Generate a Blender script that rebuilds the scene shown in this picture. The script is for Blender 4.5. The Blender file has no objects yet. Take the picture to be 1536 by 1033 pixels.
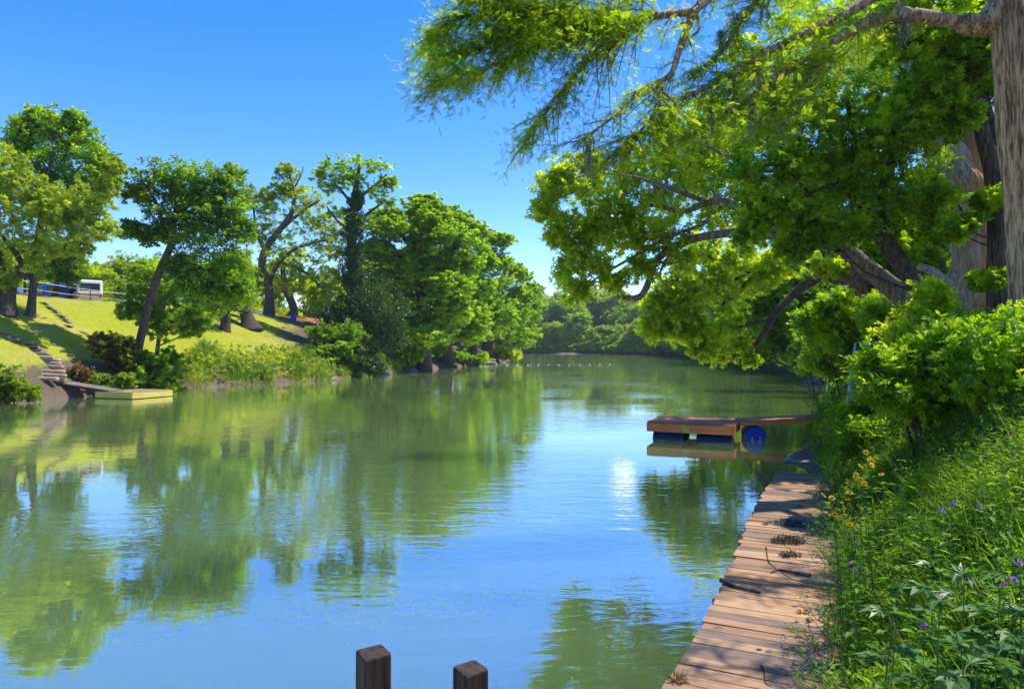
import bpy, math, numpy as np
from mathutils import Vector

sc = bpy.context.scene
COL = sc.collection
HC = 2.8            # camera height above the water
F = 1024.0          # focal length in photo pixels (24 mm on 36 mm, 1536 px wide)
def P(u, v, d): return np.array([(u-768)/F*d, d, HC-(v-520)/F*d])
def rng(s): return np.random.default_rng(s)

# ------------------------------------------------------------------ terrain
SH = [  # x, y, H (bank height), S (bank width) : river outline
 (-34,-80,6.3,12),(-30,8,6.3,12),(-27.5,25,6.3,12),(-26,35,6.3,12),(-24.2,37.5,6.3,12.5),(-22.6,45.5,6.3,13),(-15.8,56,6.3,16),
 (-13.5,66.7,6.2,15),(-10.2,82,6,14),(-3.1,115,5,12),(-.8,131,4.5,11),(-5,150,4,10),(-18,190,4,10),(-30,262,3.5,10),
 (-90,275,3.5,10),(-180,300,3.5,10),(-180,325,3,10),(-60,300,3,10),(-15,291,3,10),(10,291,3,10),(32,268,3.5,10),(52,215,4,10),(43,150,4,9),
 (35,106,4,9),(33.5,90,4,9),(29,68,4,8),(24,52,3.6,8),(16.2,35,3.4,6),(10.6,24,3.0,6),(8.6,20,2.8,5.5),(7.3,17,2.6,5),
 (6.5,14,2.6,5),(2.25,4.8,2.3,4.6),(-.05,0,2.4,5),(-2.6,-6,3,6),(-9,-30,3,6),(-9,-80,3,6)]
SA = np.array(SH, float)
def river(x, y):
    """signed distance to the river outline (positive on land), bank height and width there"""
    x = np.asarray(x, float); y = np.asarray(y, float); shp = x.shape
    x = x.ravel(); y = y.ravel(); n = len(SA)
    best = np.full(x.shape, 1e9); wh = np.zeros_like(x); ws = np.zeros_like(x); wt = np.zeros_like(x); wl = np.zeros_like(x)
    ins = np.zeros(x.shape, bool)
    for i in range(n):
        a = SA[i]; b = SA[(i+1) % n]
        e = b[:2]-a[:2]; L = e@e
        t = np.clip(((x-a[0])*e[0]+(y-a[1])*e[1])/L, 0, 1)
        d = np.hypot(x-a[0]-t*e[0], y-a[1]-t*e[1])
        best = np.minimum(best, d)
        w = 1/(d+.6)**4
        wh += w*(a[2]+t*(b[2]-a[2])); ws += w*(a[3]+t*(b[3]-a[3])); wt += w
        wl += w*(1.0 if i < 13 else 0.0)
        c = ((a[1] > y) != (b[1] > y))
        with np.errstate(divide='ignore', invalid='ignore'):
            ins ^= c & (x < (b[0]-a[0])*(y-a[1])/(b[1]-a[1]+1e-12)+a[0])
    s = np.where(ins, -best, best)
    return s.reshape(shp), (wh/wt).reshape(shp), (ws/wt).reshape(shp), (wl/wt).reshape(shp)
def bump(x, y):
    return (np.sin(x*.9+1.3*np.sin(y*.37))*np.sin(y*.8+1.1*np.sin(x*.41))*.5 + .35*np.sin(x*2.3+y*1.1)*np.sin(y*2.7-x*.7+1.))
def gz(x, y):
    s, H, S, l = river(x, y)
    x = np.asarray(x, float); y = np.asarray(y, float)
    t = np.clip(s/S, 0, 1)
    z = H*(1-(1-t)**1.3) + np.clip(s*.9, 0, .22)
    z = z + bump(x, y)*np.clip(s*.12, 0, .13)
    far = np.clip((s-30)/200, 0, 1)
    z = z + far*3
    # a shallow mud shelf at the end of the board walk
    sh = np.exp(-(((x-7.6)/1.3)**2+((y-16.8)/1.6)**2))
    z = np.where(s > 0, z, -np.minimum(1.6, .05-s*.45))
    return z + np.where(s > 0, -sh*.25*np.clip(z, 0, 1), sh*.36)
def gz1(x, y): return float(gz(np.array([x]), np.array([y]))[0])
def hit(u, v, d0=3, d1=140):
    """first point where the sight line through photo pixel (u, v) meets the ground"""
    d = np.linspace(d0, d1, 3000)
    x = (u-768)/F*d; z = HC-(v-520)/F*d
    g = gz(x, d)
    i = np.argmax(z <= g)
    if z[i] > g[i]: i = -1
    return np.array([x[i], d[i], g[i]])

# ------------------------------------------------------------------ node materials
def nmat(name):
    m = bpy.data.materials.new(name); m.use_nodes = True
    nt = m.node_tree
    for n in list(nt.nodes): nt.nodes.remove(n)
    return m, nt
def N(nt, t, **k):
    n = nt.nodes.new(t)
    for a, b in k.items():
        if a in ('ins',):
            for i, v in b.items(): n.inputs[i].default_value = v
        else: setattr(n, a, b)
    return n
def L(nt, a, ao, b, bi): nt.links.new(a.outputs[ao], b.inputs[bi])
def c4(c): return (c[0], c[1], c[2], 1)
def mixc(nt, fac, a, b, blend='MIX'):
    n = N(nt, 'ShaderNodeMix', data_type='RGBA', blend_type=blend)
    for s, i in ((fac, 0), (a, 6), (b, 7)):
        if isinstance(s, tuple) and len(s) == 2 and hasattr(s[0], 'outputs'): nt.links.new(s[0].outputs[s[1]], n.inputs[i])
        elif isinstance(s, (int, float)): n.inputs[i].default_value = s
        else: n.inputs[i].default_value = c4(s)
    return (n, 2)
def noise(nt, scale, detail=3, rough=.55, vec=None, dist=0):
    n = N(nt, 'ShaderNodeTexNoise', ins={'Scale': scale, 'Detail': detail, 'Roughness': rough, 'Distortion': dist})
    if vec: nt.links.new(vec[0].outputs[vec[1]], n.inputs['Vector'])
    return n
def ramp(nt, src, lo, hi):
    n = N(nt, 'ShaderNodeMapRange', ins={'From Min': lo, 'From Max': hi})
    nt.links.new(src[0].outputs[src[1]], n.inputs['Value']); return (n, 0)
def coords(nt, kind='Object', scale=(1, 1, 1)):
    t = N(nt, 'ShaderNodeTexCoord'); m = N(nt, 'ShaderNodeMapping', ins={'Scale': scale})
    L(nt, t, kind, m, 'Vector'); return (m, 0)

def leaf_mat(name, a, b, c=None, trans=.5, rough=.38, tcol=None, spec=.4, ns=.8):
    """per-leaf random colour between a and b; c is the colour of scattered young / old sprays"""
    m, nt = nmat(name)
    g = N(nt, 'ShaderNodeNewGeometry')
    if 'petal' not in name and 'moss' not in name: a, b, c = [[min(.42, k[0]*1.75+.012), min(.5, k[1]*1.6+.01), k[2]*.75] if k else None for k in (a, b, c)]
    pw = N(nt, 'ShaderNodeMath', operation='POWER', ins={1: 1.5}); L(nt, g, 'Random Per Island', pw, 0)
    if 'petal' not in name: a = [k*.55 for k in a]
    col = mixc(nt, (pw, 0), a, b)
    if c:
        tc = coords(nt)
        n = noise(nt, ns, 2, .6, tc)
        col = mixc(nt, ramp(nt, (n, 'Fac'), .48, .66), (col[0], col[1]), c)
    pr = N(nt, 'ShaderNodeBsdfPrincipled', ins={'Roughness': rough, 'Specular IOR Level': spec})
    nt.links.new(col[0].outputs[col[1]], pr.inputs['Base Color'])
    tr = N(nt, 'ShaderNodeBsdfTranslucent')
    tm = mixc(nt, 1.0, col, tcol or (1.08, 1.05, .3), 'MULTIPLY')
    br = N(nt, 'ShaderNodeHueSaturation', ins={'Value': 2.1, 'Saturation': 1.0})
    nt.links.new(tm[0].outputs[tm[1]], br.inputs['Color']); L(nt, br, 0, tr, 'Color')
    mx = N(nt, 'ShaderNodeMixShader', ins={0: trans}); L(nt, pr, 0, mx, 1); L(nt, tr, 0, mx, 2)
    o = N(nt, 'ShaderNodeOutputMaterial'); L(nt, mx, 0, o, 0)
    return m
def solid(name, a, b, scale=6, stretch=(1, 1, 1), rough=.8, bmp=.3, detail=5, spec=.3, metal=0, dist=.02, c=None):
    """two-tone noise colour with a bump"""
    m, nt = nmat(name)
    tc = coords(nt, 'Object', stretch)
    n = noise(nt, scale, detail, .62, tc)
    col = mixc(nt, ramp(nt, (n, 'Fac'), .35, .68), a, b)
    if c:
        n2 = noise(nt, scale*.23, 3, .6, tc); col = mixc(nt, ramp(nt, (n2, 'Fac'), .5, .62), col, c)
    pr = N(nt, 'ShaderNodeBsdfPrincipled', ins={'Roughness': rough, 'Specular IOR Level': spec, 'Metallic': metal})
    nt.links.new(col[0].outputs[col[1]], pr.inputs['Base Color'])
    if bmp:
        bn = N(nt, 'ShaderNodeBump', ins={'Strength': bmp, 'Distance': dist}); L(nt, n, 'Fac', bn, 'Height'); L(nt, bn, 0, pr, 'Normal')
    o = N(nt, 'ShaderNodeOutputMaterial'); L(nt, pr, 0, o, 0)
    return m
def bark(name, a, b, sx=14, sz=1.6, c=None, bmp=.8, side=None):
    m, nt = nmat(name)
    tc = coords(nt, 'Object', (1, 1, sz/sx))
    n = noise(nt, sx, 6, .65, tc, .4)
    w = noise(nt, sx*2.3, 3, .6, coords(nt, 'Object', (1, 1, .12)))
    h = N(nt, 'ShaderNodeMath', operation='ADD'); L(nt, n, 'Fac', h, 0); L(nt, w, 'Fac', h, 1)
    col = mixc(nt, ramp(nt, (h, 0), .84, 1.16), a, b)
    if c:
        n2 = noise(nt, 1.1, 4, .6, coords(nt, 'Object', (1, 1, .35)))
        f = ramp(nt, (n2, 'Fac'), .45, .6)
        if side is not None:
            t = N(nt, 'ShaderNodeTexCoord'); s = N(nt, 'ShaderNodeSeparateXYZ'); L(nt, t, 'Object', s, 0)
            ad = N(nt, 'ShaderNodeMath', operation='MULTIPLY_ADD', ins={1: .9}); L(nt, n2, 'Fac', ad, 0); L(nt, s, 0, ad, 2)
            f = ramp(nt, (ad, 0), side-.08, side+.34)
        col = mixc(nt, f, col, mixc(nt, ramp(nt, (h, 0), .75, 1.25), [k*.7 for k in c], c))
    pr = N(nt, 'ShaderNodeBsdfPrincipled', ins={'Roughness': .9, 'Specular IOR Level': .2})
    nt.links.new(col[0].outputs[col[1]], pr.inputs['Base Color'])
    bn = N(nt, 'ShaderNodeBump', ins={'Strength': bmp, 'Distance': .03}); L(nt, h, 0, bn, 'Height'); L(nt, bn, 0, pr, 'Normal')
    o = N(nt, 'ShaderNodeOutputMaterial'); L(nt, pr, 0, o, 0)
    return m

M = {}
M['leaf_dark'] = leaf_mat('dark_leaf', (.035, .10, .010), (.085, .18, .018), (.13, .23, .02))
M['leaf_mid'] = leaf_mat('green_leaf', (.06, .15, .014), (.135, .25, .022), (.18, .28, .03))
M['leaf_cyp'] = leaf_mat('cypress_leaf', (.085, .18, .014), (.16, .28, .022), (.20, .31, .025), trans=.5)
M['leaf_cypnear'] = leaf_mat('cypress_spray_leaf', (.06, .14, .012), (.15, .26, .018), (.22, .31, .02), trans=.5, rough=.65, spec=.12, ns=1.2)
M['leaf_yel'] = leaf_mat('yellow_green_leaf', (.12, .20, .022), (.21, .29, .04), (.26, .32, .06), trans=.42)
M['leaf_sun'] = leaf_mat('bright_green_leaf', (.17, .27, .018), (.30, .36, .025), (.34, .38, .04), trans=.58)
M['leaf_far'] = leaf_mat('far_leaf', (.14, .24, .016), (.25, .34, .025), (.28, .36, .03), ns=.12)
M['leaf_ivy'] = leaf_mat('ivy_leaf', (.012, .045, .010), (.035, .09, .018), trans=.25)
M['leaf_shrub'] = leaf_mat('shrub_leaf', (.06, .155, .012), (.14, .26, .018), (.21, .31, .025), ns=1.6)
M['leaf_weed'] = leaf_mat('weed_leaf', (.03, .095, .014), (.085, .19, .022), (.15, .25, .03), ns=1.1, rough=.5, spec=.25)
M['leaf_big'] = leaf_mat('ragweed_leaf', (.03, .105, .025), (.06, .15, .035), trans=.35, rough=.42, spec=.4)
M['grass'] = leaf_mat('grass_blade', (.14, .20, .010), (.26, .28, .016), (.34, .30, .03), ns=.5)
M['reed'] = leaf_mat('bank_grass', (.05, .12, .02), (.12, .20, .03), (.19, .23, .05), ns=.6)
M['moss'] = leaf_mat('spanish_moss', (.20, .20, .14), (.32, .31, .22), trans=.4, rough=.8, tcol=(1, 1, .9), spec=.1)
M['brown_leaf'] = leaf_mat('dry_leaf', (.09, .05, .025), (.17, .10, .05), trans=.2)
M['bark_grey'] = bark('grey_bark', (.05, .04, .03), (.16, .125, .09))
M['bark_dark'] = bark('dark_bark', (.035, .027, .02), (.12, .092, .068))
M['bark_far'] = solid('far_bark', (.035, .027, .02), (.10, .078, .055), 3, (1, 1, .3), .9, .3)
M['bark_cyp'] = bark('cypress_bark', (.15, .08, .045), (.62, .40, .23), 12, .6, bmp=1.0)
M['bark_two'] = bark('two_tone_cypress_bark', (.24, .20, .165), (.56, .49, .42), 13, 1.2, c=(.55, .25, .10), side=-.32, bmp=1)
M['bark_lean'] = bark('leaning_bark', (.10, .07, .048), (.32, .23, .16), 10, 2)
M['post'] = solid('stained_post_wood', (.008, .005, .004), (.085, .052, .032), 26, (1, 1, .06), .75, .8, c=(.03, .022, .012), dist=.006)
M['plankA'] = None

def plank_mat(name, tones, grainscale=40, stain=.5, axis=0):
    """weathered boards: each board (mesh island) its own tone, grain along local axis"""
    m, nt = nmat(name)
    g = N(nt, 'ShaderNodeNewGeometry')
    cr = N(nt, 'ShaderNodeValToRGB'); cr.color_ramp.interpolation = 'CONSTANT'
    el = cr.color_ramp.elements
    el[0].color = c4(tones[0]); el[0].position = 0
    el[1].color = c4(tones[1]); el[1].position = 1/len(tones)
    for i in range(2, len(tones)):
        e = el.new(i/len(tones)); e.color = c4(tones[i])
    L(nt, g, 'Random Per Island', cr, 0)
    sv = [1, 1, 1]; sv[axis] = .05
    tc = N(nt, 'ShaderNodeTexCoord'); mp = N(nt, 'ShaderNodeMapping', ins={'Scale': sv})
    ad = N(nt, 'ShaderNodeVectorMath', operation='ADD'); L(nt, tc, 'Object', ad, 0)
    cx = N(nt, 'ShaderNodeCombineXYZ'); mu = N(nt, 'ShaderNodeMath', operation='MULTIPLY', ins={1: 40})
    L(nt, g, 'Random Per Island', mu, 0); L(nt, mu, 0, cx, axis); L(nt, cx, 0, ad, 1); L(nt, ad, 0, mp, 0)
    n = noise(nt, grainscale, 6, .7, (mp, 0), .3)
    n2 = noise(nt, 2.2, 5, .65, (tc, 'Object'))
    col = mixc(nt, ramp(nt, (n, 'Fac'), .3, .72), mixc(nt, 1.0, (cr, 0), (.56, .47, .42), 'MULTIPLY'), (cr, 0))
    col = mixc(nt, ramp(nt, (n2, 'Fac'), .46, .68), col, mixc(nt, stain, col, (.07, .055, .045)))
    pr = N(nt, 'ShaderNodeBsdfPrincipled', ins={'Roughness': .75, 'Specular IOR Level': .3})
    nt.links.new(col[0].outputs[col[1]], pr.inputs['Base Color'])
    bn = N(nt, 'ShaderNodeBump', ins={'Strength': .5, 'Distance': .006}); L(nt, n, 'Fac', bn, 'Height'); L(nt, bn, 0, pr, 'Normal')
    o = N(nt, 'ShaderNodeOutputMaterial'); L(nt, pr, 0, o, 0)
    return m
M['plank'] = plank_mat('weathered_plank', [(.44, .265, .145), (.36, .225, .13), (.50, .315, .17), (.29, .20, .135), (.42, .275, .15), (.48, .265, .12), (.25, .185, .135), (.53, .35, .19)])
M['redplank'] = plank_mat('red_brown_plank', [(.50, .20, .09), (.56, .26, .12), (.42, .17, .08), (.60, .30, .15)])
M['redwood'] = solid('red_stained_board', (.58, .16, .030), (.70, .24, .06), 8, (.15, .15, 1), .7, .2)
M['yellowwood'] = solid('yellow_treated_board', (.40, .33, .05), (.55, .46, .09), 7, (.2, .2, 1), .7, .2)
M['yellowtop'] = solid('treated_deck_board', (.20, .18, .09), (.30, .26, .13), 6, (1, 1, 1), .7, .2)
M['greyplank'] = solid('grey_ramp_board', (.12, .095, .075), (.24, .19, .15), 6, (1, 1, 1), .85, .3)
M['log'] = solid('log_wood', (.26, .17, .11), (.50, .36, .25), 6, (.25, 1, 1), .9, .5)
M['stone'] = solid('stone', (.16, .13, .10), (.36, .31, .25), 5, (1, 1, 1), .9, .6)
M['rock'] = solid('rock', (.13, .11, .09), (.42, .37, .31), 4, (1, 1, 1), .9, .8)
M['brick'] = solid('red_brick', (.14, .05, .025), (.30, .12, .06), 5, (1, 1, 1), .9, .4)
M['blue_plastic'] = solid('blue_plastic', (.004, .03, .36), (.012, .06, .55), 5, (1, 1, 1), .35, .02, spec=.5)
M['dark_blue'] = solid('dark_blue_float', (.004, .014, .045), (.008, .028, .085), 5, (1, 1, 1), .5, .02)
M['paint_blue'] = solid('blue_paint', (.008, .05, .42), (.012, .065, .50), 3, (1, 1, 1), .25, 0, spec=.6)
M['paint_dull'] = solid('dull_blue_paint', (.03, .09, .20), (.045, .12, .25), 3, (1, 1, 1), .35, 0, spec=.5)
M['paint_dark'] = solid('dark_paint', (.012, .018, .03), (.02, .028, .045), 3, (1, 1, 1), .3, 0, spec=.5)
M['paint_white'] = solid('white_paint', (.62, .62, .60), (.78, .78, .76), 3, (1, 1, 1), .3, 0, spec=.5)
M['paint_tan'] = solid('tan_paint', (.36, .22, .10), (.44, .28, .13), 3, (1, 1, 1), .35, 0, spec=.5)
M['paint_silver'] = solid('silver_paint', (.42, .44, .47), (.5, .52, .55), 3, (1, 1, 1), .3, 0, spec=.6, metal=.3)
M['glass'] = solid('tinted_glass', (.02, .03, .035), (.035, .045, .05), 3, (1, 1, 1), .06, 0, spec=.9)
M['tail'] = solid('tail_light_red', (.45, .015, .01), (.55, .02, .015), 3, (1, 1, 1), .25, 0, spec=.6)
M['tyre'] = solid('tyre_rubber', (.012, .012, .012), (.025, .025, .025), 20, (1, 1, 1), .85, .2)
M['metal'] = solid('galvanised_pipe', (.48, .49, .50), (.62, .63, .63), 12, (1, 1, 1), .45, 0, metal=.4)
M['green_metal'] = solid('dark_green_metal', (.008, .022, .02), (.015, .035, .03), 12, (1, 1, 1), .5, 0)
M['cable'] = solid('pale_blue_pole', (.30, .42, .55), (.40, .52, .64), 12, (1, 1, 1), .4, 0)
M['yellow_petal'] = leaf_mat('yellow_petal', (.75, .42, .01), (.85, .55, .02), trans=.3, tcol=(1, .9, .4))
M['purple_petal'] = leaf_mat('purple_petal', (.26, .12, .62), (.40, .20, .75), trans=.3, tcol=(1, .8, 1))
M['straw'] = leaf_mat('straw', (.16, .12, .06), (.26, .20, .10), trans=.3)
M['red_leaf'] = leaf_mat('red_leaf', (.55, .07, .03), (.65, .12, .05), trans=.3, tcol=(1, .7, .5))
M['flower_eye'] = solid('flower_eye', (.20, .09, .01), (.30, .15, .02), 50, (1, 1, 1), .9, .2)

# ------------------------------------------------------------------ mesh helpers
class Acc:
    def __init__(s): s.v = []; s.q = []; s.n = 0
    def add(s, v, q):
        v = np.asarray(v, float).reshape(-1, 3); q = np.asarray(q, int).reshape(-1, 4)
        s.v.append(v); s.q.append(q+s.n); s.n += len(v)
    def get(s):
        if not s.v: return np.zeros((0, 3)), np.zeros((0, 4), int)
        return np.vstack(s.v), np.vstack(s.q)
def link(o, parent=None):
    COL.objects.link(o)
    if parent is not None: o.parent = parent
    return o
def tag(o, label=None, cat=None, group=None, kind=None):
    if label: o['label'] = label
    if cat: o['category'] = cat
    if group: o['group'] = group
    if kind: o['kind'] = kind
    return o
def empty(name, loc, label=None, cat=None, group=None):
    o = bpy.data.objects.new(name, None); o.location = [float(k) for k in loc]; link(o)
    return tag(o, label, cat, group)
def build(name, acc, m, parent=None, org=(0, 0, 0), smooth=False, loc=None):
    v, q = acc.get() if isinstance(acc, Acc) else acc
    v = v-np.asarray(org, float)
    me = bpy.data.meshes.new(name)
    me.vertices.add(len(v)); me.vertices.foreach_set('co', v.astype(np.float32).ravel())
    tri = q[:, 3] == q[:, 2]
    if tri.any():
        cnt = np.where(tri, 3, 4); st = np.concatenate([[0], np.cumsum(cnt)[:-1]])
        mask = np.ones(q.shape, bool); mask[tri, 3] = False; flat = q[mask]
    else:
        st = np.arange(len(q))*4; flat = q.ravel()
    me.loops.add(len(flat)); me.loops.foreach_set('vertex_index', flat.astype(np.int32))
    me.polygons.add(len(q)); me.polygons.foreach_set('loop_start', st.astype(np.int32))
    me.polygons.foreach_set('use_smooth', np.full(len(q), bool(smooth)))
    me.update(calc_edges=True)
    me.materials.append(m)
    o = bpy.data.objects.new(name, me)
    if loc is not None: o.location = loc
    elif parent is None: o.location = [float(k) for k in org]
    return link(o, parent)
def box(acc, c, s, rz=0, ax=None, taper=1):
    """box centre c, full sizes s; ax = 3x3 rows of axes"""
    h = np.asarray(s, float)/2
    k = np.array([[a, b, d] for d in (-1, 1) for b in (-1, 1) for a in (-1, 1)], float)*h
    k[4:, :2] *= taper
    if ax is None:
        cz, sz = math.cos(rz), math.sin(rz); ax = np.array([[cz, sz, 0], [-sz, cz, 0], [0, 0, 1]])
    v = k@np.asarray(ax, float)+np.asarray(c, float)
    acc.add(v, [[0, 2, 3, 1], [4, 5, 7, 6], [0, 1, 5, 4], [2, 6, 7, 3], [0, 4, 6, 2], [1, 3, 7, 5]])
def norm(a): return a/(np.linalg.norm(a, axis=-1, keepdims=True)+1e-9)
def smoothline(pts, k=5):
    """Catmull-Rom through rows (any columns)"""
    p = np.asarray(pts, float)
    if len(p) < 3 or k < 2: return p
    e = np.vstack([2*p[0]-p[1], p, 2*p[-1]-p[-2]]); out = []
    for i in range(1, len(e)-2):
        for j in range(k):
            t = j/k; a, b, c, d = e[i-1], e[i], e[i+1], e[i+2]
            out.append(.5*((2*b)+(-a+c)*t+(2*a-5*b+4*c-d)*t*t+(-a+3*b-3*c+d)*t**3))
    out.append(p[-1]); return np.array(out)
def tube(acc, pts, n=7, wob=0, rg=None, k=4, ridge=0, nr=17):
    """pts rows x,y,z,r"""
    p = smoothline(pts, k); c = p[:, :3]; r = np.maximum(p[:, 3], .001)
    t = norm(np.gradient(c, axis=0))
    up = np.where(np.abs(t[:, 2:3]) > .9, np.array([[1., 0, 0]]), np.array([[0, 0, 1.]]))
    if abs(t[:, 2].mean()) > .5: up = np.tile([1., 0, 0], (len(t), 1))
    else: up = np.tile([0, 0, 1.], (len(t), 1))
    a = norm(np.cross(t, up)); b = np.cross(t, a)
    th = np.arange(n)/n*2*math.pi
    rr = r[:, None]*np.ones(n)
    if wob:
        rg = rg or rng(1)
        f = rg.uniform(0, 6.28, 3); zz = np.linspace(0, len(c)*.35, len(c))[:, None]
        rr = rr*(1+wob*(np.sin(2*th[None]+f[0]+zz)*.5+np.sin(5*th[None]+f[1]+zz*.3)*.35+np.sin(3*th[None]+f[2]-zz*.7)*.4))
    if ridge:
        ar = np.concatenate([[0], np.cumsum(np.linalg.norm(np.diff(c, axis=0), axis=1))])[:, None]
        ph = .5*np.sin(ar*.9+th[None]*2)+.35*np.sin(ar*2.7+th[None]*5)
        rr = rr+ridge*(-np.abs(np.sin((nr*th[None]+ph*3)/2))+.6*np.sin(th[None]*nr*2.3+ph*4)*.35)
    v = c[:, None]+rr[..., None]*(np.cos(th)[None, :, None]*a[:, None]+np.sin(th)[None, :, None]*b[:, None])
    m = len(c); i = np.arange(m-1)[:, None]*n; j = np.arange(n)[None]; j2 = (j+1) % n
    q = np.stack([i+j, i+j2, i+n+j2, i+n+j], -1).reshape(-1, 4)
    v = v.reshape(-1, 3)
    # caps
    v = np.vstack([v, c[0], c[-1]]); jj = np.arange(n)
    cap = np.stack([(jj+1) % n, jj, np.full(n, len(v)-2), np.full(n, len(v)-2)], -1)
    cap2 = np.stack([jj+(m-1)*n, (jj+1) % n+(m-1)*n, np.full(n, len(v)-1), np.full(n, len(v)-1)], -1)
    acc.add(v, np.vstack([q, cap, cap2]))

# leaf templates: x = along, y = across, z = normal ; unit length
def T_leaf(w=.5): return np.array([[0, 0, 0], [.42, -w/2, .06], [1, 0, -.05], [.42, w/2, .06]]), np.array([[0, 1, 2, 3]])
def T_fold(w=.4, droop=.15):
    return (np.array([[0, 0, 0], [.4, -w/2, .05], [1, 0, -droop], [.45, 0, -.03], [.4, w/2, .05]]), np.array([[0, 1, 2, 3], [0, 3, 2, 4]]))
def T_multi(base, angs, lens, offs=None, pitch=None):
    V = []; Q = []; n = 0
    for i, (a, l) in enumerate(zip(angs, lens)):
        v, q = base; v = v*l
        if pitch is not None:
            p = pitch[i]; v = np.stack([v[:, 0]*math.cos(p)-v[:, 2]*math.sin(p), v[:, 1], v[:, 0]*math.sin(p)+v[:, 2]*math.cos(p)], -1)
        c, s = math.cos(a), math.sin(a)
        v = np.stack([v[:, 0]*c-v[:, 1]*s, v[:, 0]*s+v[:, 1]*c, v[:, 2]], -1)
        if offs is not None: v = v+np.asarray(offs[i])
        V.append(v); Q.append(q+n); n += len(v)
    return np.vstack(V), np.vstack(Q)
TL = T_leaf(.5); TN = T_leaf(.3); TF = T_fold()
T_SPRIG = T_multi(T_leaf(.40), [0, .9, -.9, 1.9, -2.0], [1, .85, .85, .6, .6], [(0, 0, 0)]*5, [.1, -.2, .15, .3, -.3])
T_PINN = T_multi(TL, [0, .8, -.8, .9, -.9], [.5, .45, .45, .45, .45], [(.5, 0, -.05), (.42, 0, -.03), (.42, 0, -.03), (.15, 0, 0), (.15, 0, 0)])
T_LOBE3 = T_multi(T_fold(.46, .12), [0, .62, -.62], [1, .82, .82])
T_LOBE5 = T_multi(T_fold(.4, .14), [0, .55, -.55, 1.15, -1.15], [1, .9, .9, .6, .6])
T_SPRAY = T_multi(T_leaf(.34), [.0]+[.85, -.85]*5, [.3]+[.30, .30, .32, .32, .30, .30, .26, .26, .2, .2],
                  [(.8, 0, -.08)]+[(x, 0, -.08*x*x) for x in (.08, .08, .25, .25, .43, .43, .6, .6, .75, .75)])
def scatter(acc, tmpl, c, size, rg, tilt=.6, d=None, dj=.5, up=(0, 0, 1), n=None):
    """place template at points c"""
    c = np.asarray(c, float); m = len(c)
    if m == 0: return
    if n is not None: n = np.asarray(n, float)
    if n is None: n = norm(np.asarray(up, float)+tilt*rg.normal(size=(m, 3)))
    t = rg.normal(size=(m, 3)) if d is None else np.asarray(d)+dj*rg.normal(size=(m, 3))
    t = norm(t-(t*n).sum(1, keepdims=True)*n); b = np.cross(n, t)
    s = (np.asarray(size)*np.ones(m))[:, None, None]
    T, Q = tmpl
    v = c[:, None]+s*(T[None, :, 0:1]*t[:, None]+T[None, :, 1:2]*b[:, None]+T[None, :, 2:3]*n[:, None])
    k = len(T)
    q = (Q[None]+(np.arange(m)*k)[:, None, None]).reshape(-1, 4)
    acc.add(v.reshape(-1, 3), q)

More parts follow.
